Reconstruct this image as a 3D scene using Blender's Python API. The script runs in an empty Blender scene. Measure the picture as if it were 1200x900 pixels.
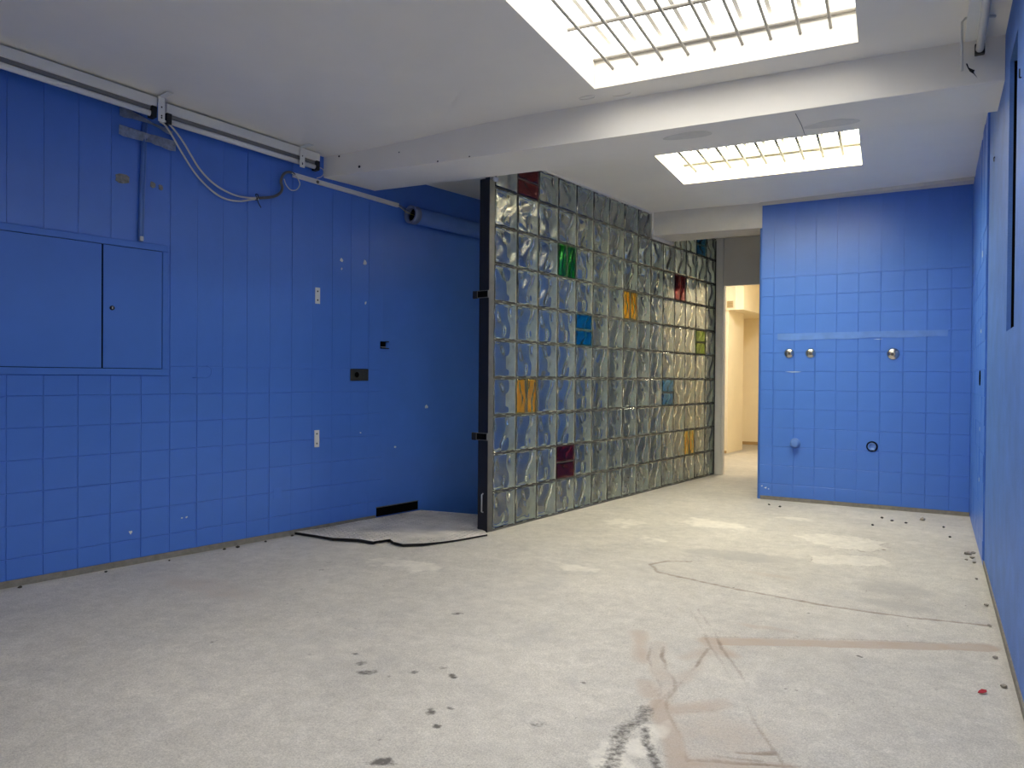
import bpy, bmesh, math, random
import numpy as np
from mathutils import Vector, Matrix

random.seed(7)
rng = np.random.default_rng(7)
SC = bpy.context.scene
COL = SC.collection
PI = math.pi

# ------------------------------------------------------------------ camera
YAW, PITCH, ROLL, CAM_H = 0.5173, 0.0090, 0.0081, 1.010
F_ = Vector((-math.sin(YAW) * math.cos(PITCH), math.cos(YAW) * math.cos(PITCH), -math.sin(PITCH)))
R0 = Vector((math.cos(YAW), math.sin(YAW), 0.0))
U0 = R0.cross(F_)
R1 = R0 * math.cos(ROLL) + U0 * math.sin(ROLL)
U1 = U0 * math.cos(ROLL) - R0 * math.sin(ROLL)
cam_data = bpy.data.cameras.new('camera')
cam_data.sensor_width = 36.0
cam_data.lens = 869.1 / 1200.0 * 36.0
cam_data.clip_start = 0.05
cam = bpy.data.objects.new('camera', cam_data)
m = Matrix((R1, U1, -F_)).transposed().to_4x4()
m.translation = (0, 0, CAM_H)
cam.matrix_world = m
COL.objects.link(cam)
SC.camera = cam

# ------------------------------------------------------------------ world, exposure
SKY1 = 2.6           # radiance of the daylit panes of the near roof light
SKY3 = 2.2           # of the unseen one added to brighten the glass blocks from behind
SKY2 = 12.5           # and of the far one
world = bpy.data.worlds.new('world')
SC.world = world
world.use_nodes = True
bg = world.node_tree.nodes['Background']
bg.inputs['Color'].default_value = (0.75, 0.85, 1.0, 1)
bg.inputs['Strength'].default_value = 1.0
SC.view_settings.view_transform = 'Standard'
SC.view_settings.look = 'None'
SC.view_settings.exposure = 1.32
SC.view_settings.gamma = 1.0
SC.view_settings.use_curve_mapping = False
try:
    cy = SC.cycles
    cy.use_denoising = True
    cy.max_bounces = 18
    cy.diffuse_bounces = 8
    cy.glossy_bounces = 6
    cy.transmission_bounces = 16
    cy.caustics_refractive = True
    cy.caustics_reflective = False
    cy.sample_clamp_indirect = 6.0
    cy.blur_glossy = 0.5
except Exception:
    pass


# ------------------------------------------------------------------ materials
def srgb(r, g, b):
    def c(v):
        v /= 255.0
        return v / 12.92 if v <= 0.04045 else ((v + 0.055) / 1.055) ** 2.4
    return (c(r), c(g), c(b), 1.0)


def mat(name, col, rough=0.6, metal=0.0, var=0.0, vscale=6.0, bump=0.0, bscale=80.0, spec=0.5, col2=None, detail=6.0):
    M = bpy.data.materials.new(name)
    M.use_nodes = True
    nt = M.node_tree
    b = nt.nodes['Principled BSDF']
    b.inputs['Base Color'].default_value = col
    b.inputs['Roughness'].default_value = rough
    b.inputs['Metallic'].default_value = metal
    b.inputs['Specular IOR Level'].default_value = spec
    tc = nt.nodes.new('ShaderNodeTexCoord')
    if var > 0 or col2:
        n = nt.nodes.new('ShaderNodeTexNoise')
        n.inputs['Scale'].default_value = vscale
        n.inputs['Detail'].default_value = detail
        n.inputs['Roughness'].default_value = 0.65
        nt.links.new(tc.outputs['Object'], n.inputs['Vector'])
        r = nt.nodes.new('ShaderNodeValToRGB')
        r.color_ramp.elements[0].position = 0.3
        r.color_ramp.elements[1].position = 0.7
        if col2 is None:
            lo = [max(0, c * (1 - var)) for c in col[:3]] + [1]
            hi = [min(1, c * (1 + var)) for c in col[:3]] + [1]
        else:
            lo, hi = col2, col
        r.color_ramp.elements[0].color = lo
        r.color_ramp.elements[1].color = hi
        nt.links.new(n.outputs['Fac'], r.inputs['Fac'])
        nt.links.new(r.outputs['Color'], b.inputs['Base Color'])
    if bump > 0:
        n2 = nt.nodes.new('ShaderNodeTexNoise')
        n2.inputs['Scale'].default_value = bscale
        n2.inputs['Detail'].default_value = 4
        nt.links.new(tc.outputs['Object'], n2.inputs['Vector'])
        bp = nt.nodes.new('ShaderNodeBump')
        bp.inputs['Strength'].default_value = bump
        bp.inputs['Distance'].default_value = 0.004
        nt.links.new(n2.outputs['Fac'], bp.inputs['Height'])
        nt.links.new(bp.outputs['Normal'], b.inputs['Normal'])
    return M


BLUE = srgb(73, 121, 212)
M_BLUE = mat('blue_wall_paint', BLUE, 0.36, var=0.06, vscale=2.5, bump=0.12, bscale=35)
M_BLUE_PLASTER = mat('blue_plaster_paint', srgb(78, 122, 200), 0.6, var=0.16, vscale=5, bump=0.55, bscale=120)
M_BLUE_DOOR = mat('blue_cabinet_paint', srgb(66, 117, 208), 0.45, var=0.04, vscale=3, bump=0.05, bscale=30)
M_BLUE_PIPE = mat('blue_pipe_paint', srgb(88, 126, 198), 0.45, var=0.05, vscale=5)
M_CEIL = mat('ceiling_white_paint', srgb(242, 238, 228), 0.9, var=0.03, vscale=1.6, bump=0.08, bscale=50)
M_WELL = mat('well_white_paint', srgb(240, 236, 226), 0.85, var=0.03, vscale=5, bump=0.2, bscale=30)
M_WHITE = mat('white_enamel', srgb(226, 226, 222), 0.4, var=0.02, vscale=20)
M_TRIMW = mat('white_trim_paint', srgb(214, 211, 204), 0.7, var=0.04, vscale=10)
M_TUBE = mat('white_tube_glass', srgb(232, 232, 230), 0.2)
M_BLACK = mat('black_plastic', srgb(14, 14, 15), 0.5)
M_VOID = mat('dark_void', srgb(5, 5, 6), 0.95, spec=0.1)
M_STEEL = mat('grey_steel_frame', srgb(104, 103, 98), 0.5, metal=0.35, var=0.15, vscale=25, bump=0.1, bscale=150)
M_DARKSTEEL = mat('dark_navy_frame_paint', srgb(11, 14, 26), 0.55, var=0.2, vscale=14)
M_MORTAR = mat('dark_grey_joint_mortar', srgb(80, 80, 74), 0.9, var=0.12, vscale=30)
M_WMORTAR = mat('white_patching_mortar', srgb(222, 218, 210), 0.9, var=0.06, vscale=30, bump=0.3, bscale=60)
M_BARE = mat('bare_cement_skirting', srgb(132, 128, 120), 0.95, var=0.18, vscale=30, bump=0.4, bscale=120)
M_GALV = mat('galvanised_steel', srgb(186, 188, 190), 0.45, metal=0.5, var=0.08, vscale=40)
M_CHROME = mat('chrome', srgb(206, 204, 198), 0.16, metal=1.0)
M_CABLE = mat('white_cable_sheath', srgb(205, 205, 200), 0.5)
M_GREYC = mat('grey_cable_sheath', srgb(92, 92, 94), 0.5)
M_TAPE = mat('silver_translucent_tape', srgb(168, 180, 198), 0.35, var=0.3, vscale=45, bump=0.5, bscale=60)
M_RESIDUE = mat('grey_glue_residue', srgb(128, 130, 128), 0.8, var=0.35, vscale=60)
M_RUBBER = None
M_CREAM = mat('cream_corridor_paint', srgb(240, 229, 202), 0.85, var=0.03, vscale=3)
M_DOORGREY = mat('grey_door_panel_paint', srgb(222, 216, 206), 0.8, var=0.04, vscale=4)
M_CRUMB = mat('cement_crumb', srgb(150, 143, 132), 0.95, var=0.2, vscale=60)
M_DKCRUMB = mat('dark_grit', srgb(62, 58, 54), 0.95, var=0.2, vscale=60)
M_RED = mat('red_scrap', srgb(176, 24, 40), 0.5)
M_LEAF = mat('yellowed_debris', srgb(206, 196, 140), 0.8, var=0.2, vscale=40)
M_CHIP = mat('white_plaster_chip', srgb(226, 228, 230), 0.9)
M_PATCH = mat('grey_damp_patch', srgb(222, 219, 210), 0.9, var=0.05, vscale=20)
M_INNER = mat('cloudy_glass_inner_edge', srgb(232, 238, 222), 0.55, var=0.1, vscale=40)


def glass(name, col, rough=0.0):
    M = bpy.data.materials.new(name)
    M.use_nodes = True
    nt = M.node_tree
    nt.nodes.remove(nt.nodes['Principled BSDF'])
    g = nt.nodes.new('ShaderNodeBsdfGlass')
    g.inputs['Color'].default_value = col
    g.inputs['Roughness'].default_value = rough
    g.inputs['IOR'].default_value = 1.48
    nt.links.new(g.outputs[0], nt.nodes['Material Output'].inputs['Surface'])
    return M


M_GLASS = glass('clear_block_glass', (0.98, 0.99, 0.975, 1))
_nt = M_GLASS.node_tree                       # a thin film of dust over the clear blocks
_g = [n for n in _nt.nodes if n.type == 'BSDF_GLASS'][0]
_d = _nt.nodes.new('ShaderNodeBsdfDiffuse'); _d.inputs['Color'].default_value = (0.80, 0.84, 0.76, 1)
_x = _nt.nodes.new('ShaderNodeMixShader'); _x.inputs['Fac'].default_value = 0.02
_nt.links.new(_g.outputs[0], _x.inputs[1]); _nt.links.new(_d.outputs[0], _x.inputs[2])
_nt.links.new(_x.outputs[0], _nt.nodes['Material Output'].inputs['Surface'])
G_RED = glass('dark_red_block_glass', (0.8, 0.42, 0.46, 1))
G_GREEN = glass('green_block_glass', (0.55, 0.9, 0.58, 1))
G_BLUE = glass('blue_block_glass', (0.55, 0.88, 0.96, 1))
G_LBLUE = glass('light_blue_block_glass', (0.62, 0.86, 0.97, 1))
G_YELLOW = glass('amber_block_glass', (1.0, 0.97, 0.72, 1))
G_LIME = glass('olive_block_glass', (0.68, 0.80, 0.38, 1))


def coating(name, col):
    """colour coat on the inside of a tinted block's rear face: half scatters back, half lets light through"""
    M = bpy.data.materials.new(name)
    M.use_nodes = True
    nt = M.node_tree
    nt.nodes.remove(nt.nodes['Principled BSDF'])
    d = nt.nodes.new('ShaderNodeBsdfDiffuse'); t = nt.nodes.new('ShaderNodeBsdfTranslucent'); x = nt.nodes.new('ShaderNodeMixShader')
    d.inputs['Color'].default_value = col; t.inputs['Color'].default_value = col
    x.inputs['Fac'].default_value = 0.25
    nt.links.new(d.outputs[0], x.inputs[1]); nt.links.new(t.outputs[0], x.inputs[2])
    nt.links.new(x.outputs[0], nt.nodes['Material Output'].inputs['Surface'])
    return M


COAT = {G_RED.name: coating('dark_red_coat', srgb(104, 24, 42)), G_GREEN.name: coating('green_coat', srgb(18, 112, 34)), G_BLUE.name: coating('blue_coat', srgb(8, 118, 176)),
        G_LBLUE.name: coating('light_blue_coat', srgb(128, 172, 204)), G_YELLOW.name: coating('amber_coat', srgb(246, 186, 30)), G_LIME.name: coating('olive_coat', srgb(126, 142, 62))}


def emit(name, col, strength, tex=0.0):
    M = bpy.data.materials.new(name)
    M.use_nodes = True
    nt = M.node_tree
    nt.nodes.remove(nt.nodes['Principled BSDF'])
    e = nt.nodes.new('ShaderNodeEmission')
    e.inputs['Color'].default_value = col
    e.inputs['Strength'].default_value = strength
    nt.links.new(e.outputs[0], nt.nodes['Material Output'].inputs['Surface'])
    return M


M_PANE1 = emit('daylit_frosted_pane_near', srgb(255, 252, 246), SKY1)
M_PANE2 = emit('daylit_frosted_pane_far', srgb(255, 246, 214), SKY2)
M_PANE3 = emit('added_glow_pane_behind', srgb(255, 250, 232), SKY3)
M_LAMP = emit('warm_corridor_lamp', srgb(255, 246, 228), 50.0)


def rubber_material():
    M = bpy.data.materials.new('worn_grey_checker_rubber')
    M.use_nodes = True
    nt = M.node_tree
    b = nt.nodes['Principled BSDF']
    b.inputs['Roughness'].default_value = 0.75
    tc = nt.nodes.new('ShaderNodeTexCoord')
    n = nt.nodes.new('ShaderNodeTexNoise'); n.inputs['Scale'].default_value = 5; n.inputs['Detail'].default_value = 5
    nt.links.new(tc.outputs['Object'], n.inputs['Vector'])
    r = nt.nodes.new('ShaderNodeValToRGB')
    r.color_ramp.elements[0].position = 0.35; r.color_ramp.elements[0].color = srgb(178, 174, 166)
    r.color_ramp.elements[1].position = 0.65; r.color_ramp.elements[1].color = srgb(218, 212, 202)
    nt.links.new(n.outputs['Fac'], r.inputs['Fac'])
    nt.links.new(r.outputs['Color'], b.inputs['Base Color'])
    return M


M_RUBBER = rubber_material()
M_RUBEDGE = mat('black_rubber_edge', srgb(16, 15, 15), 0.8)
M_RUBNUB = mat('dark_worn_stud', srgb(186, 181, 172), 0.7, var=0.3, vscale=8)


def floor_material():
    M = bpy.data.materials.new('worn_cement_screed')
    M.use_nodes = True
    nt = M.node_tree
    N = nt.nodes; L = nt.links
    b = N['Principled BSDF']
    b.inputs['Roughness'].default_value = 0.82
    b.inputs['Specular IOR Level'].default_value = 0.35
    tc = N.new('ShaderNodeTexCoord')

    def noise(scale, detail=6, rough=0.6):
        n = N.new('ShaderNodeTexNoise')
        n.inputs['Scale'].default_value = scale
        n.inputs['Detail'].default_value = detail
        n.inputs['Roughness'].default_value = rough
        L.new(tc.outputs['Object'], n.inputs['Vector'])
        return n.outputs['Fac']

    def ramp(fac, p0, c0, p1, c1):
        r = N.new('ShaderNodeValToRGB')
        r.color_ramp.elements[0].position = p0; r.color_ramp.elements[0].color = c0
        r.color_ramp.elements[1].position = p1; r.color_ramp.elements[1].color = c1
        L.new(fac, r.inputs['Fac'])
        return r.outputs['Color']

    def mix(fac, a, c, mode='MIX'):
        x = N.new('ShaderNodeMix'); x.data_type = 'RGBA'; x.blend_type = mode
        if isinstance(fac, float):
            x.inputs['Factor'].default_value = fac
        else:
            L.new(fac, x.inputs['Factor'])
        for sock, v in ((x.inputs[6], a), (x.inputs[7], c)):
            if isinstance(v, tuple):
                sock.default_value = v
            else:
                L.new(v, sock)
        return x.outputs[2]

    base = ramp(noise(1.1, 8, 0.65), 0.32, srgb(192, 188, 179), 0.68, srgb(215, 210, 199))
    base = mix(ramp(noise(3.2, 8, 0.7), 0.5, (0, 0, 0, 1), 0.72, (0.55, 0.55, 0.55, 1)), base, srgb(182, 180, 175))
    base = mix(ramp(noise(6.0, 6, 0.7), 0.56, (0, 0, 0, 1), 0.75, (0.4, 0.4, 0.4, 1)), base, srgb(228, 224, 214))
    grain = ramp(noise(210, 3, 0.85), 0.32, (0.60, 0.60, 0.60, 1), 0.68, (1.25, 1.25, 1.25, 1))
    blot_ = ramp(noise(14, 8, 0.75), 0.38, (0.86, 0.855, 0.85, 1), 0.62, (1.06, 1.06, 1.055, 1))
    base = mix(0.8, base, blot_, 'MULTIPLY')
    base = mix(0.8, base, grain, 'MULTIPLY')

    def att(name):
        a = N.new('ShaderNodeAttribute'); a.attribute_name = name
        return a.outputs['Fac']

    def broken(name, nscale, lo, hi, amt):
        mm = N.new('ShaderNodeMath'); mm.operation = 'MULTIPLY_ADD'
        L.new(noise(nscale, 6, 0.7), mm.inputs[0])
        mm.inputs[1].default_value = amt
        a2 = N.new('ShaderNodeMath'); a2.operation = 'SUBTRACT'
        L.new(att(name), a2.inputs[0]); a2.inputs[1].default_value = amt * 0.5
        L.new(a2.outputs[0], mm.inputs[2])
        mr = N.new('ShaderNodeMapRange'); mr.clamp = True
        L.new(mm.outputs[0], mr.inputs['Value'])
        mr.inputs['From Min'].default_value = lo; mr.inputs['From Max'].default_value = hi
        return mr.outputs['Result']

    base = mix(broken('stain_red', 7, 0.2, 1.05, 1.25), base, srgb(180, 163, 146))
    base = mix(broken('stain_pale', 14, 0.3, 0.8, 0.5), base, srgb(232, 227, 214))
    base = mix(broken('stain_edge_grey', 10, 0.3, 0.9, 0.6), base, srgb(168, 165, 159))
    base = mix(broken('stain_dark', 60, 0.45, 0.85, 1.3), base, srgb(104, 100, 95))
    base = mix(broken('crack_edge_shade', 34, 0.25, 1.0, 0.7), base, srgb(126, 108, 94))
    L.new(base, b.inputs['Base Color'])
    bp = N.new('ShaderNodeBump'); bp.inputs['Strength'].default_value = 0.35; bp.inputs['Distance'].default_value = 0.003
    L.new(noise(130, 5, 0.75), bp.inputs['Height'])
    L.new(bp.outputs['Normal'], b.inputs['Normal'])
    return M


M_FLOOR = floor_material()


# ------------------------------------------------------------------ mesh helpers
class MB:
    """collects shapes into one bmesh, linked as one mesh object"""
    def __init__(s):
        s.b = bmesh.new()
        s.mi = 0

    def face(s, pts):
        f = s.b.faces.new([s.b.verts.new(p) for p in pts])
        f.material_index = s.mi
        return f

    def box(s, x0, x1, y0, y1, z0, z1):
        v = [s.b.verts.new(p) for p in ((x0, y0, z0), (x1, y0, z0), (x1, y1, z0), (x0, y1, z0), (x0, y0, z1), (x1, y0, z1), (x1, y1, z1), (x0, y1, z1))]
        for q in ((3, 2, 1, 0), (4, 5, 6, 7), (0, 1, 5, 4), (1, 2, 6, 5), (2, 3, 7, 6), (3, 0, 4, 7)):
            f = s.b.faces.new([v[i] for i in q]); f.material_index = s.mi
        return v

    def prism(s, poly, z0, z1):
        """poly counter-clockwise in xy"""
        lo = [s.b.verts.new((p[0], p[1], z0)) for p in poly]
        hi = [s.b.verts.new((p[0], p[1], z1)) for p in poly]
        n = len(poly)
        f = s.b.faces.new(hi); f.material_index = s.mi
        f = s.b.faces.new(lo[::-1]); f.material_index = s.mi
        for i in range(n):
            f = s.b.faces.new([lo[i], lo[(i + 1) % n], hi[(i + 1) % n], hi[i]]); f.material_index = s.mi

    def plate(s, poly, y0, y1):
        """poly in xz, counter-clockwise seen from -y; y0 is the face towards the room"""
        a = [s.b.verts.new((p[0], y0, p[1])) for p in poly]
        c = [s.b.verts.new((p[0], y1, p[1])) for p in poly]
        n = len(poly)
        f = s.b.faces.new(a); f.material_index = s.mi
        f = s.b.faces.new(c[::-1]); f.material_index = s.mi
        for i in range(n):
            f = s.b.faces.new([a[(i + 1) % n], a[i], c[i], c[(i + 1) % n]]); f.material_index = s.mi

    def tube(s, pts, r, seg=8, cap=True):
        pts = [Vector(p) for p in pts]
        rings = []
        up = None
        for i, p in enumerate(pts):
            d = (pts[min(i + 1, len(pts) - 1)] - pts[max(i - 1, 0)]).normalized()
            if up is None:
                up = Vector((0, 0, 1)) if abs(d.z) < 0.9 else Vector((1, 0, 0))
            a = d.cross(up)
            if a.length < 1e-4:
                a = d.orthogonal()
            a.normalize()
            c = a.cross(d).normalized()
            up = c
            rr = r[i] if isinstance(r, (list, tuple)) else r
            rings.append([s.b.verts.new(p + (a * math.cos(t) + c * math.sin(t)) * rr) for t in (2 * PI * k / seg for k in range(seg))])
        for i in range(len(rings) - 1):
            for k in range(seg):
                f = s.b.faces.new([rings[i][k], rings[i][(k + 1) % seg], rings[i + 1][(k + 1) % seg], rings[i + 1][k]])
                f.smooth = True; f.material_index = s.mi
        if cap:
            for rg in (rings[0][::-1], rings[-1]):
                f = s.b.faces.new(rg); f.material_index = s.mi

    def lathe_y(s, prof, seg=20, cx=0, cz=0):
        """profile of (radius, y), axis along y"""
        rings = []
        for r, y in prof:
            rings.append([s.b.verts.new((cx + r * math.cos(2 * PI * k / seg), y, cz + r * math.sin(2 * PI * k / seg))) for k in range(seg)])
        for i in range(len(rings) - 1):
            for k in range(seg):
                f = s.b.faces.new([rings[i][k], rings[i][(k + 1) % seg], rings[i + 1][(k + 1) % seg], rings[i + 1][k]])
                f.smooth = True; f.material_index = s.mi
        for rg in (rings[0], rings[-1]):
            if prof[rings.index(rg)][0] > 1e-5:
                f = s.b.faces.new(rg); f.material_index = s.mi

    def mesh(s, name, mats, bevel=0.0, fix=True):
        if bevel > 0:
            bmesh.ops.bevel(s.b, geom=s.b.edges[:], offset=bevel, segments=1, affect='EDGES', clamp_overlap=True)
        if fix:
            bmesh.ops.recalc_face_normals(s.b, faces=s.b.faces[:])
        me = bpy.data.meshes.new(name)
        s.b.to_mesh(me); s.b.free()
        for M in (mats if isinstance(mats, (list, tuple)) else [mats]):
            me.materials.append(M)
        return me

    def build(s, name, mats, parent=None, bevel=0.0, fix=True):
        return link(name, s.mesh(name, mats, bevel, fix), parent)


def link(name, me, parent=None, loc=None, rot=None):
    o = bpy.data.objects.new(name, me)
    COL.objects.link(o)
    if parent is not None:
        o.parent = parent
    if loc is not None:
        o.location = loc
    if rot is not None:
        o.rotation_euler = rot
    return o


def tag(o, label=None, cat=None, group=None, kind=None):
    if label: o['label'] = label
    if cat: o['category'] = cat
    if group: o['group'] = group
    if kind: o['kind'] = kind
    return o


def thing(name, label, cat, loc=(0, 0, 0), rz=0.0, group=None):
    o = link(name, None, None, loc, (0, 0, rz))
    o.empty_display_size = 0.05
    return tag(o, label, cat, group)


def struct(name, me, label, cat, loc=(0, 0, 0), rz=0.0):
    return tag(link(name, me, None, loc, (0, 0, rz)), label, cat, kind='structure')


def smooth(a, b, x):
    t = np.clip((np.asarray(x, float) - a) / (b - a), 0, 1)
    return t * t * (3 - 2 * t)


# ------------------------------------------------------------------ the room's frame
# left wall: starts at (LX, 0), runs along (sin LA, cos LA); local x along the wall, local -y into the room
LX, LA = -4.0978, 0.1676
RZ_L = PI / 2 - LA
# glass block wall
GX, GY, GA = -2.5063, 4.1633, 0.1311
RZ_G = PI / 2 - GA
YB = 6.491        # face of the back wall
XBL, XBR = -1.298, 0.240
XR = 0.250        # plaster face of the right wall
Y_TILE = 4.80     # where the tiling on the right wall starts
Z_C = 2.500


def LW(s, n, z):
    return (LX + s * math.sin(LA) + n * math.cos(LA), s * math.cos(LA) - n * math.sin(LA), z)


def GW(s, n, z):
    return (GX + s * math.sin(GA) + n * math.cos(GA), GY + s * math.cos(GA) - n * math.sin(GA), z)


def left_x(y):
    return LX + math.tan(LA) * y


def ceil_z(x, y):
    """the ceiling hangs a few centimetres lower along the left wall"""
    s = np.clip(np.asarray(y, float) / math.cos(LA), 1.0, 3.62)
    zw = 2.545 - 0.040 * (s - 1.0)
    zw = np.where(np.asarray(y, float) > 3.7, 2.450, zw)
    w = smooth(-2.1, -3.5, -0.0 + np.asarray(x, float)) if False else smooth(2.0, 3.45, -np.asarray(x, float))
    return Z_C + (zw - Z_C) * w


# ------------------------------------------------------------------ floor
PIT = [(-3.42, 4.475), (-2.86, 4.558), (-2.80, 4.60), (-2.48, 6.9), (-2.95, 6.9)]


def inpoly(px, py, poly):
    ins = np.zeros(px.shape, bool)
    n = len(poly)
    for i in range(n):
        x0, y0 = poly[i]; x1, y1 = poly[(i + 1) % n]
        c = ((y0 > py) != (y1 > py)) & (px < (x1 - x0) * (py - y0) / (y1 - y0 + 1e-12) + x0)
        ins ^= c
    return ins


def seg_dist(px, py, pl):
    d = np.full(px.shape, 9.0)
    for (x0, y0), (x1, y1) in zip(pl[:-1], pl[1:]):
        dx, dy = x1 - x0, y1 - y0
        t = np.clip(((px - x0) * dx + (py - y0) * dy) / (dx * dx + dy * dy), 0, 1)
        d = np.minimum(d, np.hypot(px - x0 - t * dx, py - y0 - t * dy))
    return d


def vnoise(x, y, scale, seed):
    """cheap smooth value noise"""
    g = np.random.default_rng(seed).random((64, 64))
    u, v = x * scale, y * scale
    iu, iv = np.floor(u).astype(int), np.floor(v).astype(int)
    fu, fv = u - iu, v - iv
    fu, fv = fu * fu * (3 - 2 * fu), fv * fv * (3 - 2 * fv)
    a = g[iu % 64, iv % 64]; b_ = g[(iu + 1) % 64, iv % 64]
    c = g[iu % 64, (iv + 1) % 64]; d = g[(iu + 1) % 64, (iv + 1) % 64]
    return (a * (1 - fu) + b_ * fu) * (1 - fv) + (c * (1 - fu) + d * fu) * fv - 0.5


def make_floor():
    xs = np.concatenate([np.arange(-4.6, -3.6, 0.2), np.arange(-3.6, -1.2, 0.014), np.arange(-1.2, 0.30, 0.0075)])
    ys = np.concatenate([np.arange(-1.7, 0.9, 0.2), np.arange(0.9, 3.3, 0.008), np.arange(3.3, 5.3, 0.014), np.arange(5.3, 8.0, 0.03), np.arange(8.0, 12.3, 0.3)])
    X, Y = np.meshgrid(xs, ys)
    nx, ny = len(xs), len(ys)
    wx = X + 0.05 * vnoise(X, Y, 7, 1) + 0.02 * vnoise(X, Y, 21, 2)
    wy = Y + 0.05 * vnoise(X, Y, 7, 3) + 0.02 * vnoise(X, Y, 21, 4)
    sx = X + 0.012 * vnoise(X, Y, 16, 5); sy = Y + 0.012 * vnoise(X, Y, 16, 6)
    red = np.zeros(X.shape); dark = red.copy(); crack_edge_shade = red.copy(); pale = red.copy(); grey = red.copy()
    # reddish filled channel running to the right wall, and the branching ones in front
    band = lambda pl, w, f=0.012: 1 - smooth(w - f, w + f, seg_dist(sx, sy, pl))
    line = lambda pl, w: 1 - smooth(w * 0.4, w * 1.3, seg_dist(sx, sy, pl))
    track = [(-0.903, 2.723), (-0.858, 2.564), (-0.811, 2.473), (-0.760, 2.392), (-0.735, 2.324), (-0.727, 2.231), (-0.715, 2.184), (-0.664, 2.093), (-0.614, 1.999), (-0.568, 1.900), (-0.46, 1.70)]
    cross = [(-0.722, 2.776), (-0.713, 2.577), (-0.720, 2.437), (-0.731, 2.326), (-0.737, 2.207), (-0.720, 2.127)]
    d1 = [(-0.918, 3.198), (-0.791, 2.952), (-0.697, 2.764), (-0.560, 2.490), (-0.468, 2.294), (-0.370, 2.114), (-0.325, 2.023)]
    d2 = [(-0.892, 3.232), (-0.713, 2.894), (-0.608, 2.664), (-0.495, 2.456)]
    red = np.maximum(red, 0.85 * band([(-0.74, 2.87), (-0.30, 3.09), (0.19, 3.345)], 0.043))
    red = np.maximum(red, 0.45 * band(track[:6], 0.040, 0.02))
    red = np.maximum(red, 0.80 * band(track[5:], 0.036, 0.014))
    red = np.maximum(red, 0.45 * band(cross, 0.03, 0.03))
    red = np.maximum(red, 0.75 * band([(-1.010, 2.805), (-0.950, 2.666), (-0.893, 2.543)], 0.035, 0.04))
    red = np.maximum(red, 0.75 * band([(-0.819, 2.357), (-0.776, 2.279)], 0.04, 0.03))
    red = np.maximum(red, 0.70 * band([(-0.679, 2.205), (-0.623, 2.256), (-0.565, 2.328)], 0.045, 0.04))
    red = np.maximum(red, 0.65 * band([(-0.765, 2.645), (-0.728, 2.719)], 0.04, 0.04))
    red = np.maximum(red, 0.75 * band([(-0.755, 2.854), (-0.668, 2.781), (-0.632, 2.750)], 0.035, 0.03))
    red = np.maximum(red, 0.45 * (1 - smooth(0.05, 0.26, np.hypot((wx + 0.52) / 1.3, (wy - 2.12) / 1.2))))
    red = np.maximum(red, 0.80 * band([(-0.54, 1.93), (-0.470, 1.971), (-0.327, 2.035)], 0.028, 0.03))
    red = np.maximum(red, 0.70 * band([(-0.443, 2.060), (-0.367, 2.098)], 0.010, 0.01))
    red = np.maximum(red, 0.5 * (1 - smooth(0.06, 0.35, np.hypot((wx + 3.0) / 1.8, (wy - 2.35) / 0.5))))
    red = np.maximum(red, 0.45 * (1 - smooth(0.03, 0.12, np.hypot((wx + 0.72) / 2.0, (wy - 3.98) / 0.6))))
    red = np.maximum(red, 0.55 * (1 - smooth(0.02, 0.07, np.hypot((wx + 0.58) / 3.0, (wy - 3.14) / 0.6))))
    # fine cracks and scratches
    long_crack = [(-1.16, 4.06), (-1.27, 4.00), (-1.335, 3.88), (-1.239, 3.746), (-1.06, 3.70), (-0.873, 3.653), (-0.66, 3.62), (-0.475, 3.59), (-0.28, 3.585), (-0.098, 3.592), (0.06, 3.62), (0.213, 3.651)]
    crack_edge_shade = np.maximum(crack_edge_shade, 0.75 * line(long_crack, 0.014))
    tl = [(-0.929, 2.735), (-0.886, 2.573), (-0.831, 2.460), (-0.780, 2.380), (-0.754, 2.313), (-0.738, 2.188), (-0.676, 2.087), (-0.624, 1.978), (-0.581, 1.873)]
    tr = [(-0.876, 2.711), (-0.844, 2.598), (-0.796, 2.504), (-0.746, 2.421), (-0.721, 2.352), (-0.719, 2.274), (-0.697, 2.194), (-0.651, 2.117), (-0.606, 2.034), (-0.557, 1.933)]
    wear = 0.65 + 0.9 * vnoise(X, Y, 8, 31)
    for a, wgt in ((tl, .42), (tr, .58), (cross, .5), (d1, .40), (d2, .50), ([(-0.819, 2.40), (-0.80, 2.34), (-0.776, 2.30), (-0.76, 2.34)], .4), ([(-0.68, 2.18), (-0.62, 2.225), (-0.55, 2.30)], .35),
                   ([(-0.55, 1.945), (-0.42, 1.995), (-0.30, 2.06)], .5), ([(-0.50, 1.99), (-0.39, 2.035)], .45), ([(-0.455, 2.05), (-0.36, 2.095)], .5), ([(-0.66, 2.30), (-0.59, 2.29), (-0.56, 2.25)], .3)):
        crack_edge_shade = np.maximum(crack_edge_shade, np.clip(wgt * line(a, 0.0100) * wear * 1.35, 0, 1))
    # edges of the reddish channel
    crack_edge_shade = np.maximum(crack_edge_shade, 0.45 * line([(-0.76, 2.91), (-0.32, 3.135), (0.17, 3.38)], 0.007))
    crack_edge_shade = np.maximum(crack_edge_shade, 0.30 * line([(-0.70, 2.825), (-0.28, 3.045), (0.19, 3.285)], 0.006))
    # broken, gritty patch at the front and dark spots
    dark = np.maximum(dark, 0.72 * band([(-0.756, 2.17), (-0.740, 2.10), (-0.765, 2.03), (-0.760, 1.95), (-0.735, 1.88), (-0.73, 1.80), (-0.70, 1.70)], 0.034, 0.034))
    dark = np.maximum(dark, 0.80 * band([(-0.712, 2.045), (-0.685, 1.97), (-0.643, 1.905), (-0.610, 1.85), (-0.56, 1.72)], 0.020, 0.022))
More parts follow.
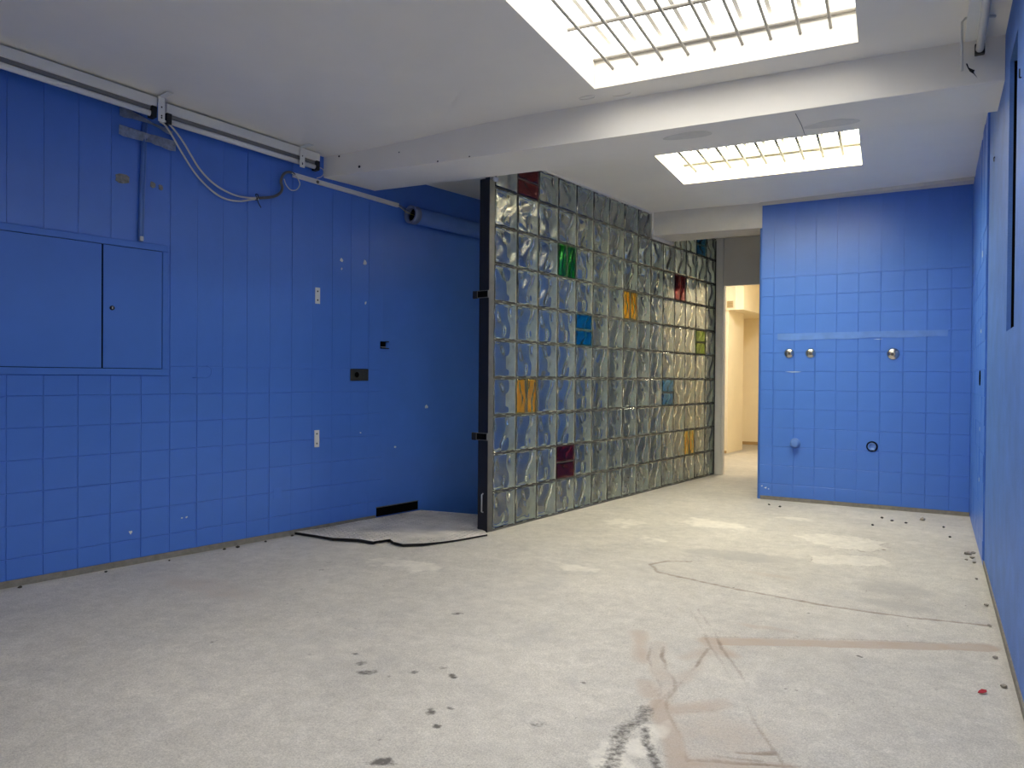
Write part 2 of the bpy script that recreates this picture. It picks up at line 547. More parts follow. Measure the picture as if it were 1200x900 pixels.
    for k in range(150):
        x, y, r = rng.uniform(-2.9, 0.15), rng.uniform(1.3, 4.6), rng.uniform(.003, .0075)
        i0, i1 = np.searchsorted(xs, x - .02), np.searchsorted(xs, x + .02)
        j0, j1 = np.searchsorted(ys, y - .02), np.searchsorted(ys, y + .02)
        sl = (slice(j0, j1), slice(i0, i1))
        dark[sl] = np.maximum(dark[sl], rng.uniform(.5, 1) * (1 - smooth(r * .5, r * 1.5, np.hypot(X[sl] - x, Y[sl] - y))))
    for x, y, r, st in ((-1.26, 1.532, .035, .9), (-1.399, 2.068, .022, .95), (-1.255, 1.747, .02, .85), (-1.315, 1.808, .022, .85), (-1.27, 1.86, .014, .85),
                        (-1.684, 1.966, .03, .8), (-1.76, 2.02, .03, .75), (-1.83, 2.06, .02, .75), (-1.544, 2.024, .02, .75), (-1.60, 1.96, .015, .7), (-1.47, 2.12, .02, .7),
                        (-1.754, 2.634, .028, .75), (-2.757, 2.879, .03, .6), (-2.52, 2.95, .02, .55), (-0.219, 2.997, .016, .9), (-0.45, 3.10, .02, .5), (-2.35, 1.9, .02, .6),
                        (-2.85, 3.02, .03, .55), (-1.95, 1.95, .012, .8), (-1.35, 1.62, .012, .8), (-1.0, 2.25, .014, .8), (-0.98, 1.9, .03, .6), (0.02, 2.78, .012, .6), (-0.05, 2.9, .015, .5)):
        dark = np.maximum(dark, st * (1 - smooth(r * 0.4, r * 1.5, np.hypot(wx - x, wy - y))))
    # greyer bands along the left and right walls
    dl = (X - (LX + math.tan(LA) * Y)) * math.cos(LA)
    grey = np.maximum(grey, 0.75 * (1 - smooth(0.0, 0.10, dl)))
    grey = np.maximum(grey, 0.6 * (1 - smooth(0.0, 0.06, 0.25 - X)))
    rag = 0.55 * vnoise(X, Y, 6, 21) + 0.35 * vnoise(X, Y, 15, 22) + 0.2 * vnoise(X, Y, 40, 23)
    # grey smear and peeling film of levelling compound near the far wall
    grey = np.maximum(grey, 0.7 * (1 - smooth(0.5, 1.2, np.hypot((wx + 0.93) / 0.42, (wy - 4.34 - 0.12 * (wx + 0.9)) / 0.17) + 0.6 * rag)))
    grey = np.maximum(grey, 0.6 * (1 - smooth(0.3, 1.3, np.hypot((wx + 0.16) / 0.26, (wy - 4.05) / 0.2))))
    grey = np.maximum(grey, 0.6 * (1 - smooth(0.3, 1.3, np.hypot((wx + 0.15) / 0.25, (wy - 3.75) / 0.1))))
    f1 = 1 - smooth(0.9, 1.0, np.hypot((X + 0.50 + 0.25 * (Y - 5.05)) / 0.27, (Y - 5.06) / 0.21) + rag)
    f2 = 1 - smooth(0.9, 1.0, np.hypot((X + 0.42) / 0.22, (Y - 4.52 - 0.4 * (X + 0.42)) / 0.14) + rag)
    pale = np.maximum(pale, np.maximum(f1, f2) * 0.5)
    pale = np.maximum(pale, 0.6 * (1 - smooth(0.4, 1.1, np.hypot((wx + 0.705) / 0.10, (wy - 1.95) / 0.22) + rag)))
    for x, y, a, b_ in ((-1.9, 4.9, .25, .2), (-1.3, 5.2, .3, .2), (-1.5, 4.5, .15, .1), (-0.9, 5.7, .2, .1), (-1.65, 3.6, .25, .1), (-2.4, 3.2, .3, .15)):
        pale = np.maximum(pale, 0.55 * (1 - smooth(0.4, 1.2, np.hypot((wx - x) / a, (wy - y) / b_) + 1.3 * rag)))
    for f, cx, cy, a, b_ in ((f1, -0.50, 5.06, .27, .21), (f2, -0.42, 4.52, .22, .14)):  # shadow lines round the raised film, painted brown
        e = np.exp(-((f - 0.5) / 0.28) ** 2) * (vnoise(X, Y, 9, 12) > -0.12)
        crack_edge_shade = np.maximum(crack_edge_shade, 0.75 * e)
    Z = 0.0025 * vnoise(X, Y, 3, 8) + 0.001 * vnoise(X, Y, 11, 9) - 0.004 * (crack_edge_shade > 0.4) * crack_edge_shade - 0.002 * dark
    Z = Z + 0.004 * np.maximum(f1, f2) + 0.003 * (red > 0.5) * -1.0 * (np.abs(sy - 0.5 * sx - 3.25) < 0.12)
    Z = Z - 0.0015
    keep = np.ones((ny - 1, nx - 1), bool)
    CX = (X[:-1, :-1] + X[1:, 1:]) / 2; CY = (Y[:-1, :-1] + Y[1:, 1:]) / 2
    keep &= ~inpoly(CX, CY, PIT)
    idx = np.arange(nx * ny).reshape(ny, nx)
    q = np.stack([idx[:-1, :-1], idx[:-1, 1:], idx[1:, 1:], idx[1:, :-1]], -1)[keep]
    co = np.stack([X, Y, Z], -1).reshape(-1, 3)
    me = bpy.data.meshes.new('floor')
    me.vertices.add(len(co)); me.vertices.foreach_set('co', co.ravel())
    me.loops.add(q.size); me.loops.foreach_set('vertex_index', q.ravel())
    me.polygons.add(len(q))
    me.polygons.foreach_set('loop_start', np.arange(0, q.size, 4))
    me.polygons.foreach_set('loop_total', np.full(len(q), 4))
    me.polygons.foreach_set('use_smooth', np.ones(len(q), bool))
    me.update(); me.validate()
    for nme, arr in (('stain_red', red), ('stain_dark', dark), ('crack_edge_shade', crack_edge_shade), ('stain_pale', pale), ('stain_edge_grey', grey)):
        a = me.attributes.new(nme, 'FLOAT', 'POINT')
        a.data.foreach_set('value', arr.ravel().astype(np.float32))
    me.materials.append(M_FLOOR)
    return me


floor = struct('floor', make_floor(), 'worn grey and beige cement screed floor with reddish filled channels and cracks', 'floor')
mb = MB()
mb.prism([(-3.9, 4.2), (-2.3, 4.2), (-2.2, 7.0), (-3.6, 7.0)], -0.36, -0.34)
n = len(PIT)
for i in range(n):
    a, c = PIT[i], PIT[(i + 1) % n]
    mb.face([(a[0], a[1], -0.34), (c[0], c[1], -0.34), (c[0], c[1], 0.0), (a[0], a[1], 0.0)])
mb.build('sunken_step', M_BARE, floor)

# ------------------------------------------------------------------ ceiling with two roof light wells
ROT = -0.052   # the beams and roof lights sit a little askew to the back wall


def sky_corners(p, w, d):
    """far-left corner p, width along the beam, depth towards the viewer"""
    e = Vector((math.cos(0.05), math.sin(0.05)))
    g = Vector((math.sin(0.05), -math.cos(0.05)))
    p = Vector(p)
    return [p + g * d, p + g * d + e * w, p + e * w, p]      # near-left, near-right, far-right, far-left


S1 = sky_corners((-1.541, 3.545), 1.235, 3.40)  # stretch beyond view lengthened to brighten the near floor and left wall
S2 = sky_corners((-1.685, 5.603), 1.238, 0.815)


def ceiling_sheet(outer, holes, name):
    """grid of ceiling with the well openings cut out, thick at the rim"""
    mb_ = MB()
    (x0, x1, y0, y1) = outer
    b = mb_.b
    xs = np.linspace(x0, x1, 25); ys = np.linspace(y0, y1, 17)
    vs = [[b.verts.new((x, y, float(ceil_z(x, y)))) for x in xs] for y in ys]
    for j in range(len(ys) - 1):
        for i in range(len(xs) - 1):
            f = b.faces.new([vs[j][i], vs[j + 1][i], vs[j + 1][i + 1], vs[j][i + 1]]); f.smooth = True
    for h in holes:
        for k in range(4):
            a, c = h[k], h[(k + 1) % 4]
            t = (c - a).normalized()
            nrm = Vector((t.y, -t.x, 0))
            bmesh.ops.bisect_plane(b, geom=b.verts[:] + b.edges[:] + b.faces[:], plane_co=(a.x, a.y, Z_C), plane_no=nrm, dist=1e-5)
        cx = sum((p.x for p in h)) / 4; cy = sum((p.y for p in h)) / 4
        kill = []
        for f in b.faces:
            c = f.calc_center_median()
            ok = True
            for k in range(4):
                a, d = h[k], h[(k + 1) % 4]
                if (d.x - a.x) * (c.y - a.y) - (d.y - a.y) * (c.x - a.x) < 0:
                    ok = False
            if ok:
                kill.append(f)
        bmesh.ops.delete(b, geom=kill, context='FACES')
    return mb_.mesh(name, M_CEIL, fix=False)


ceil_a = struct('ceiling', ceiling_sheet((-4.7, 0.60, -1.7, 3.95), [S1], 'ceiling'), 'matte white plaster ceiling of the near bay around the large roof light', 'ceiling')
S3 = sky_corners((-2.88, 7.70), 0.50, 0.75)  # added opening, unseen, for extra light behind the blocks
me = ceiling_sheet((-4.3, 0.60, 3.95, 8.05), [S2, S3], 'ceiling_far_bay')
link('far_bay', me, ceil_a)
mb = MB(); mb.box(-4.9, 0.3, 7.95, 12.4, 2.45, 2.50)
mb.build('corridor_ceiling', M_CREAM, ceil_a)
# painted over fittings on the near bay
for (x, y, rx, ry) in ((-1.618, 3.625, .045, .022),):
    mb = MB(); ring = [(x + rx * math.cos(t), y + ry * math.sin(t), Z_C - 0.002) for t in np.linspace(0, 2 * PI, 25)]
    mb.tube(ring, 0.0025, 5, cap=False)
    mb.build('painted_over_cover', M_CEIL, ceil_a)
mb = MB(); mb.tube([(-1.44 + .05 * math.cos(t), 3.665 + .02 * math.sin(t), Z_C - 0.002) for t in np.linspace(0.2, 2.9, 12)], 0.0025, 5)
mb.build('painted_over_cover', M_CEIL, ceil_a)


def skylight(name, C, pane_mat, bar_x0, bar_dx, nbar, tubes, label, rb=0.0075, M_bar=None):
    M_bar = M_bar or M_BARGREY
    root = tag(link(name, None), label, 'roof light', kind='structure')
    ZT = 2.650
    mb = MB()
    # the four reveals of the well, each a slab standing behind its opening edge
    ctr = sum(C, Vector((0, 0))) / 4
    for k in range(4):
        a, c = C[k], C[(k + 1) % 4]
        t = (c - a).normalized()
        o = Vector((t.y, -t.x))
        if o.dot(a - ctr) < 0:
            o = -o
        a2, c2 = a + o * 0.16 - t * 0.16, c + o * 0.16 + t * 0.16
        P = [a, c, c2, a2]
        ar = sum(P[i].x * P[(i + 1) % 4].y - P[(i + 1) % 4].x * P[i].y for i in range(4))
        if ar < 0: P = P[::-1]
        mb.prism([(p.x, p.y) for p in P], 2.502, ZT)
    mb.build('reveal', M_WELL, root)
    e = (C[1] - C[0]).normalized(); g = (C[3] - C[0]).normalized()
    W = (C[1] - C[0]).length; D = (C[3] - C[0]).length
    at = lambda u, v_: C[0] + e * u + g * v_
    # upstand above the reveal
    mb = MB()
    for (u0, u1, v0, v1) in ((-.10, W + .10, -.12, -.10), (-.10, W + .10, D + .10, D + .12), (-.12, -.10, -.12, D + .12), (W + .10, W + .12, -.12, D + .12)):
        P = [at(u0, v0), at(u1, v0), at(u1, v1), at(u0, v1)]
        mb.prism([(p.x, p.y) for p in P], ZT, 2.74)
    mb.build('upstand', M_WELL, root)
    # glazing panes between white glazing bars
    ub = [-.10] + [bar_x0 + bar_dx * k for k in range(nbar)] + [W + .10]
    for k in range(len(ub) - 1):
        mb = MB()
        P = [at(ub[k] + .008, -.10), at(ub[k + 1] - .008, -.10), at(ub[k + 1] - .008, D + .10), at(ub[k] + .008, D + .10)]
        mb.prism([(p.x, p.y) for p in P], 2.715, 2.722)
        mb.build('pane', pane_mat, root)
    for k in range(nbar):
        mb = MB()
        u = ub[k + 1]
        P = [at(u - .010, -.10), at(u + .010, -.10), at(u + .010, D + .10), at(u - .010, D + .10)]
        mb.prism([(p.x, p.y) for p in P], 2.695, 2.728)
        mb.build('glazing_bar', M_WELL, root)
    # the burglar bars, let into the far and near reveals
    for k in range(nbar):
        u = ub[k + 1]
        mb = MB()
        a, c = at(u, -.004), at(u, D + .004)
        mb.tube([(a.x, a.y, 2.590), (c.x, c.y, 2.590)], rb, 8)
        mb.build('grille_bar', M_bar, root)
    for (v_, z) in tubes:
        mb = MB()
        a, c = at(-.004, v_), at(W + .004, v_)
        mb.tube([(a.x, a.y, z), (c.x, c.y, z)], 0.010, 8)
        mb.build('cross_tube', M_bar, root)
    return root, at, W, D


M_BARGREY = mat('grey_painted_bar', srgb(136, 132, 124), 0.5, var=0.1, vscale=30)
W1, at1, w1, d1 = skylight('window_1', S1, M_PANE1, 0.098, 0.128, 9, ((3.40 - .012, 2.645), (3.40 - .36, 2.655), (3.40 - .75, 2.655), (3.40 - 1.3, 2.655), (3.40 - 2.2, 2.655)), 'large roof light with steel bars and white glazing bars, nearer the viewer')
W2, at2, w2, d2 = skylight('window_2', S2, M_PANE2, 0.091, 0.128, 9, ((.16, 2.655), (.803, 2.645)), 'smaller roof light with steel bars in the far bay before the back wall', 0.0105, mat('dark_grey_bar', srgb(70, 68, 62), 0.5))
W3, at3, w3, d3 = skylight('added_window_3', S3, M_PANE3, 0.105, 0.105, 3, ((.3, 2.655),), 'small unseen roof light added to brighten the glass block wall from behind')
# dirt lying on the far roof light, seen through the glass
p = at2(0.70, 0.35)
d_ = thing('leaf_clump', 'small yellowed clump of leaves lying on the far roof light', 'leaves', (p.x, p.y, 2.690))
mb = MB()
for k in range(7):
    a = rng.uniform(-.035, .035, 2); t = rng.uniform(0, PI)
    pts = [(a[0] + .03 * math.cos(t + s_) * q, a[1] + .018 * math.sin(t + s_) * q, .003 * k + .002 * math.sin(5 * s_)) for s_, q in zip(np.linspace(0, 2 * PI, 8)[:-1], (1, .8, .9, .7, 1, .8, .75))]
    mb.face(pts)
o_ = mb.build('leaf_litter', M_LEAF, d_)
mb = MB(); mb.tube([(.12, -.02, .006), (.145, 0, .010), (.15, .03, .006), (.14, .05, .006)], .004, 5)
mb.build('twig', M_LEAF, d_)

# ------------------------------------------------------------------ beams
mb = MB()
fr = [(-3.75, 3.590), (-2.774, 3.668), (-1.364, 3.745), (0.262, 3.826)]
bk_ = [(0.262, 4.253), (-0.14, 4.232), (-2.19, 4.128), (-3.75, 4.010)]
mb.prism(fr + bk_, 2.305, 2.56)
beam = struct('trim_1', mb.mesh('trim_1', M_CEIL, bevel=0.004), 'long white plastered ceiling beam crossing the room before the glass wall', 'beam')
for x, y in ((-1.151, 3.90), (-0.463, 4.06)):
    mb = MB()
    pts = []
    for t in np.linspace(0, 2 * PI, 22)[:-1]:
        r = 1 + .08 * math.sin(3 * t + x)
        pts.append((x + .13 * r * math.cos(t), y + .05 * x * 0 + .05 * (x > -9) * math.cos(t) * .13 + .055 * r * math.sin(t)))
    mb.prism(pts, 2.3035, 2.3048)
    mb.build('damp_patch', M_PATCH, beam)
mb = MB(); mb.tube([(-0.60, 3.82, 2.303), (-0.60, 4.00, 2.3025), (-0.61, 4.235, 2.303), (-0.655, 4.40, 2.44), (-0.70, 4.78, 2.496)], 0.0013, 5)
tag(mb.build('ceiling_wire', M_GREYC), 'thin grey wire pinned across the beam towards the small roof light', 'wire')
# chips and screw holes on the beam's front face
for k, (x, z, r) in enumerate(((-3.36, 2.43, .006), (-3.20, 2.345, .008), (-3.28, 2.47, .005), (-2.62, 2.31, .005), (-2.40, 2.312, .004), (-2.9, 2.40, .004))):
    mb = MB(); y = float(np.interp(x, [q[0] for q in fr], [q[1] for q in fr]))
    mb.lathe_y([(r, 0.0005), (r * 1.1, -.002), (r * .4, -.003)], 8)
    o = mb.build('screw_hole', M_BLACK, beam); o.location = (x, y, z)
mb = MB(); mb.plate([(0, 0), (.006, -.001), (.012, -.020), (.026, -.030), (.034, -.034), (.030, -.044), (.044, -.070), (.030, -.050), (.016, -.038), (.008, -.022)][::-1], -.0015, .001)
o = mb.build('paint_crack', M_BLACK, beam); o.location = (0.105, 3.818, 2.402); o.rotation_euler = (0, 0, .05)

mb = MB(); mb.prism([(-2.75, 6.36), (-1.25, 6.492), (-1.25, 6.80), (-2.75, 6.74)], 2.288, 2.56)
struct('trim_2', mb.mesh('trim_2', M_TRIMW, bevel=0.004), 'short white ceiling beam running from the back wall into the glass block wall', 'beam')
mb = MB()
mb.prism([(XBL, -.02), (XBR, -.13), (XBR, 0), (XBL, 0)], 2.474, 2.52)
struct('trim_3', mb.mesh('trim_3', M_TRIMW), 'narrow off-white strip between the blue back wall and the ceiling', 'trim', (0, YB, 0))

# ------------------------------------------------------------------ tiles
TILE_MESH = {}


def tile_mesh(w, h, M, key):
    k = (round(w, 3), round(h, 3), key)
    if k not in TILE_MESH:
        g = .0008
        dp = .0006 if key == 'S' else .0022
        mb_ = MB(); b = mb_.b
        gx_ = .0001 if key == 'H' else g
        x0, x1, z0, z1 = gx_, w - gx_, g, h - g
        c = .0026
        cx_ = .0004 if key == 'H' else c
        A = [b.verts.new(p) for p in ((x0, 0, z0), (x1, 0, z0), (x1, 0, z1), (x0, 0, z1))]
        B = [b.verts.new(p) for p in ((x0, -.0038 + dp, z0), (x1, -.0038 + dp, z0), (x1, -.0038 + dp, z1), (x0, -.0038 + dp, z1))]
        Cc = [b.verts.new(p) for p in ((x0 + cx_, -.0038, z0 + c), (x1 - cx_, -.0038, z0 + c), (x1 - cx_, -.0038, z1 - c), (x0 + cx_, -.0038, z1 - c))]
        for P, Q in ((A, B), (B, Cc)):
            for i in range(4):
                b.faces.new([P[i], P[(i + 1) % 4], Q[(i + 1) % 4], Q[i]])
        b.faces.new(Cc)
        TILE_MESH[k] = mb_.mesh('tile', M, fix=False)
    return TILE_MESH[k]


def lay_tile(parent, x, z, w, h, M, key, y=0.0, jit=1.0):
    o = link('tile', tile_mesh(w, h, M, key), parent)
    o.location = (x, y + rng.uniform(-.0006, .0006) * jit, z)
    o.rotation_euler = (rng.normal(0, .0035) * jit, 0, rng.normal(0, .0035) * jit)
    return o


# ------------------------------------------------------------------ left wall
mb = MB(); mb.box(-1.9, 8.4, 0.0, 0.20, -0.40, 2.62)
wall_left = struct('wall_left', mb.mesh('wall_left', M_BLUE), 'long left wall of blue painted tiles with bare cement foot', 'wall', (LX, 0, 0), RZ_L)
PITCH_L = 0.1550
rows = [0.031, 0.132, 0.286, 0.441, 0.596, 0.749, 0.902]
s_cols = [1.876 + PITCH_L * k for k in range(-7, 15)]
s_cols.append(4.172)
CAB_S0, CAB_S1, CAB_Z0, CAB_Z1 = 0.78, 2.640, 1.005, 1.712
for i in range(len(s_cols) - 1):
    s0, w = s_cols[i], s_cols[i + 1] - s_cols[i]
    under = s0 < 2.60
    for j, z0 in enumerate(rows):
        z1 = rows[j + 1] if j + 1 < len(rows) else (CAB_Z0 if under else 1.056)
        lay_tile(wall_left, s0, z0, w, z1 - z0, M_BLUE, 'H' if s0 > 3.2 else 'L', jit=.45 if s0 > 3.2 else 1)
    # above, the horizontal joints are skimmed over and only the upright ones still show
    z0 = CAB_Z1 if under else 1.056
    lay_tile(wall_left, s0, z0, w, 2.46 - z0, M_BLUE, 'S', jit=0.4)
# bare cement foot
mb = MB(); mb.box(-1.9, 4.12, -.003, 0.0, -.004, .031)
mb2 = MB(); mb2.box(6.55, 8.3, -.005, 0, -.3, 2.44); mb2.build('bare_plaster', mat('grey_plaster_behind_glass', srgb(150, 152, 138), .85, var=.08, vscale=6), wall_left)
base_l = struct('baseboard_left', mb.mesh('baseboard_left', M_BARE), 'bare grey cement strip at the foot of the left wall', 'baseboard', (LX, 0, 0), RZ_L)
# white paint chips
for k, (s, z, r) in enumerate(((3.811, 1.785, .012), (3.812, 1.728, .007), (4.008, 1.793, .016), (4.017, 1.517, .010), (4.614, 0.780, .014), (2.446, 0.174, .009), (2.748, 0.211, .006), (2.722, 0.211, .005), (4.30, .50, .008), (3.98, .62, .006))):
    mb = MB()
    pts = [(r * (1 + .5 * rng.uniform(-1, 1)) * math.cos(t), r * (1 + .5 * rng.uniform(-1, 1)) * math.sin(t)) for t in np.linspace(0, 2 * PI, 8)[:-1]]
    mb.plate(pts, -.0052, -.0015)
    o = mb.build('paint_chip', M_CHIP, wall_left); o.location = (s, 0 if s < 4.17 else .0035, z)
# painted over rounded outline beside the cabinet
mb = MB()
arc = [(2.78, -.0045, .994), (2.86, -.0045, .994)] + [(2.862 + .032 * math.cos(t), -.0045, 1.028 + .034 * math.sin(t)) for t in np.linspace(-PI / 2, PI / 2, 9)]
mb.tube(arc, .0022, 5)
mb.build('painted_over_outline', M_BLUE_DOOR, wall_left)
# plaster scar square low on the wall
mb = MB(); mb.box(3.30, 3.36, -.0052, -.003, .245, .31)
mb.build('plaster_scar', M_BLUE, wall_left)


def on_left(s, n, z):
    return LW(s, n, z)


# cabinet ------------------------------------------------------------------
cab = thing('electrical_cabinet', 'blue painted flush wall cabinet with one wide and one narrow door', 'cabinet', LW(CAB_S0, .0045, CAB_Z0), RZ_L)
W_, H_ = CAB_S1 - CAB_S0, CAB_Z1 - CAB_Z0
fw = .034
mb = MB()
mb.box(0, W_, -.008, .002, 0, fw); mb.box(0, W_, -.008, .002, H_ - fw, H_)
mb.box(0, fw, -.008, .002, fw, H_ - fw); mb.box(W_ - fw, W_, -.008, .002, fw, H_ - fw)
mb.build('frame', M_BLUE_DOOR, cab, bevel=.002)
mb = MB(); mb.box(fw, W_ - fw, 0.0, .0035, fw, H_ - fw)
mb.build('inner_panel', M_VOID, cab)
split = 2.298 - CAB_S0
mb = MB(); mb.box(fw + .002, split - .004, -.006, -.001, fw + .003, H_ - fw - .003)
mb.build('door', M_BLUE_DOOR, cab, bevel=.0012)
mb = MB(); mb.box(split + .004, W_ - fw - .003, -.006, -.001, fw + .003, H_ - fw - .003)
d2_ = mb.build('door', M_BLUE_DOOR, cab, bevel=.0012)
mb = MB(); mb.lathe_y([(.012, -.0055), (.012, -.010), (.008, -.012)], 14, 2.345 - CAB_S0, 1.352 - CAB_Z0)
mb.mi = 1; mb.box(2.345 - CAB_S0 - .002, 2.345 - CAB_S0 + .002, -.0128, -.0115, 1.352 - CAB_Z0 - .006, 1.352 - CAB_Z0 + .006)
mb.build('lock', [M_BLACK, M_GALV], d2_)


# fluorescent battens -------------------------------------------------------
def batten(s0, z0, s1, z1, n0, n1, label, black_left=True):
    """housing against the wall head with a bare tube below it"""
    L_ = math.hypot(s1 - s0, z1 - z0)
    root = thing('fluorescent_batten', label, 'light fitting', LW(s0, 0, z0), RZ_L, None)
    root.rotation_euler = (0, -math.atan2(z1 - z0, s1 - s0), RZ_L)
    mb = MB(); mb.box(0, L_, -n1, -n0, -.052, 0)
    mb.build('housing', M_WHITE, root, bevel=.003)
    mb = MB(); mb.box(.02, L_ - .02, -n1 + .012, -n0, -.072, -.052)
    mb.build('gap_tray', M_TRAY_SHADE, root)  # fills the dark gap between housing and tube
    yt = -n1 + .016
    mb = MB(); mb.tube([(.030, yt, -.090), (L_ - .030, yt, -.090)], .0155, 14)
    mb.build('lamp_tube', M_TUBE, root)
    for x in (0.0, L_ - .03):
        mb = MB(); mb.box(x, x + .03, yt - .018, yt + .03, -.110, -.050)
        mb.build('lamp_holder', M_BLACK, root, bevel=.003)
    return root


M_TRAY_SHADE = mat('shaded_tray_enamel', srgb(120, 120, 120), 0.5)  # enamel greyed for the shade in the gap above the tube
batten(1.10, 2.5335, 2.535, 2.4720, .030, .100, 'long white fluorescent batten at upper left, running out of the picture')
batten(2.600, 2.4680, 3.590, 2.4330, .004, .066, 'white fluorescent batten on the left wall ending at the ceiling beam')


def l_bracket(s, n, zt, zb, label):
    root = thing('angle_bracket', label, 'bracket', LW(s, n, zt), RZ_L)
    mb = MB(); mb.box(-.018, .018, -.003, 0, zb - zt, 0); mb.box(-.018, .018, -.095, 0, -.003, 0)
    mb.build('steel_angle', M_WHITE, root, bevel=.0008)
    for z in (-.055, -.10, (zb - zt) + .02):
        mb = MB(); mb.lathe_y([(.0042, -.0028), (.0042, -.0042), (.002, -.005)], 8, 0, z)
        mb.build('screw', M_BLACK, root)
    return root


l_bracket(2.548, .112, 2.4760, 2.345, 'white steel angle bracket over the gap between the two battens')
l_bracket(3.445, .078, 2.4370, 2.310, 'white steel angle bracket near the right end of the batten by the beam')

# rod, tape, residue ---------------------------------------------------------
rod = thing('cable_conduit', 'thin blue painted conduit hanging upright above the cabinet', 'conduit', LW(2.481, .018, 1.722), RZ_L)
mb = MB(); mb.tube([(0, 0, 0), (.008, 0, .3), (.020, 0, .625)], .0095, 10); mb.build('tube', M_BLUE_PIPE, rod)
mb = MB(); mb.tube([(.013, -.004, .01), (.021, -.004, .3), (.031, -.002, .62)], .006, 8); mb.build('tube', M_BLUE_PIPE, rod)
mb = MB(); mb.box(-.004, .016, -.012, .008, -.006, .020); mb.build('end_clip', M_GALV, rod, bevel=.003)


def strip(name, pts, label, cat, M, n=.0075):
    """thin crumpled band; pts are (s, z_low, z_high) along the wall"""
    mb_ = MB(); b = mb_.b
    a = []; c = []
    for s, z0, z1 in pts:
        a.append(b.verts.new((s, -rng.uniform(n * .7, n * 1.3), z0))); c.append(b.verts.new((s, -rng.uniform(n * .7, n * 1.3), z1)))
    for i in range(len(pts) - 1):
        b.faces.new([a[i], a[i + 1], c[i + 1], c[i]])
    geo = bmesh.ops.solidify(b, geom=b.faces[:], thickness=.0008)
    o = mb_.build(name, M)
    o.location = (LX, 0, 0); o.rotation_euler = (0, 0, RZ_L)
    return tag(o, label, cat)


T = [(2.366 + .3 * t, 2.250 - .016 * t - .004 * math.sin(9 * t), 2.298 - .012 * t) for t in np.linspace(0, 1, 12)]
strip('adhesive_tape', [(s, a + .0, b_) for s, a, b_ in T], 'straight strip of silvery tape across the conduit above the cabinet', 'tape', M_TAPE, .030)
T = [(2.378, 2.352, 2.392), (2.40, 2.345, 2.396), (2.44, 2.352, 2.392), (2.48, 2.352, 2.381), (2.52, 2.350, 2.369), (2.55, 2.346, 2.360), (2.58, 2.338, 2.356), (2.62, 2.322, 2.352), (2.655, 2.318, 2.340)]
strip('adhesive_tape', T, 'twisted strip of clear tape below the first angle bracket', 'tape', M_TAPE, .016)


def blot(s0, s1, z0, z1, label):
    mb_ = MB()
    pts = []
    for t in np.linspace(0, 2 * PI, 13)[:-1]:
        q = 1 / max(abs(math.cos(t)), abs(math.sin(t))) * rng.uniform(.72, 1.0)
        pts.append(((s0 + s1) / 2 + (s1 - s0) / 2 * q * math.cos(t), (z0 + z1) / 2 + (z1 - z0) / 2 * q * math.sin(t)))
    mb_.plate(pts, -.0056, -.0025)
    o = mb_.build('glue_residue', M_RESIDUE)
    o.location = (LX, 0, 0); o.rotation_euler = (0, 0, RZ_L)
    return tag(o, label, 'residue')


blot(2.358, 2.436, 2.001, 2.058, 'grey patch of old glue on the blue wall left of the conduit')
blot(2.538, 2.572, 2.012, 2.048, 'small grey glue patch on the blue wall just right of the conduit')
blot(2.585, 2.611, 2.008, 2.042, 'tiny grey glue patch right of the conduit, the farther of the pair')


def cable(name, pts, r, M, label, cat='cable'):
    P = [Vector(LW(*p)) for p in pts]
    out = []
    for i in range(len(P) - 1):     # Catmull-Rom
        p0, p1, p2, p3 = P[max(i - 1, 0)], P[i], P[i + 1], P[min(i + 2, len(P) - 1)]
        for t in np.linspace(0, 1, 6)[:-1]:
            out.append(0.5 * ((2 * p1) + (p2 - p0) * t + (2 * p0 - 5 * p1 + 4 * p2 - p3) * t * t + (3 * p1 - p0 - 3 * p2 + p3) * t ** 3))
    out.append(P[-1])
    mb_ = MB(); mb_.tube(out, r, 7)
    return tag(mb_.build(name, M), label, cat)


cable('power_cable', [(2.56, .06, 2.372), (2.60, .06, 2.368), (2.645, .055, 2.34), (2.70, .05, 2.285), (2.75, .04, 2.225), (2.80, .035, 2.165), (2.87, .03, 2.112), (2.95, .022, 2.080), (3.03, .02, 2.064), (3.11, .02, 2.066), (3.18, .02, 2.080)], .0052, M_CABLE, 'upper of two white cables sagging across the blue wall')
cable('power_cable', [(2.57, .05, 2.365), (2.60, .045, 2.355), (2.635, .04, 2.318), (2.68, .035, 2.258), (2.74, .03, 2.180), (2.80, .026, 2.118), (2.88, .022, 2.062), (2.96, .020, 2.032), (3.05, .02, 2.034), (3.12, .02, 2.055), (3.18, .02, 2.072)], .0052, M_CABLE, 'lower of two white cables sagging across the blue wall')
cable('cable_bundle', [(3.175, .02, 2.077), (3.24, .022, 2.092), (3.29, .024, 2.110), (3.325, .028, 2.138), (3.335, .03, 2.170), (3.325, .032, 2.205), (3.335, .032, 2.240), (3.36, .03, 2.268), (3.40, .026, 2.278), (3.43, .02, 2.272)], .0085, M_GREYC, 'dark cable bundle curling into the left end of the white trunking')
cable('wire_loop', [(3.40, .03, 2.275), (3.435, .036, 2.255), (3.455, .04, 2.215), (3.43, .042, 2.175), (3.39, .04, 2.165), (3.36, .036, 2.19), (3.345, .034, 2.225)], .0032, M_CABLE, 'small loop of thin white wire at the trunking end')
cable('cable_tie', [(3.155, .012, 2.062), (3.160, .034, 2.064), (3.165, .036, 2.09), (3.16, .02, 2.095), (3.17, .03, 2.05), (3.19, .03, 2.02)], .0026, M_BLACK, 'black cable tie around the two sagging white cables', 'cable tie')
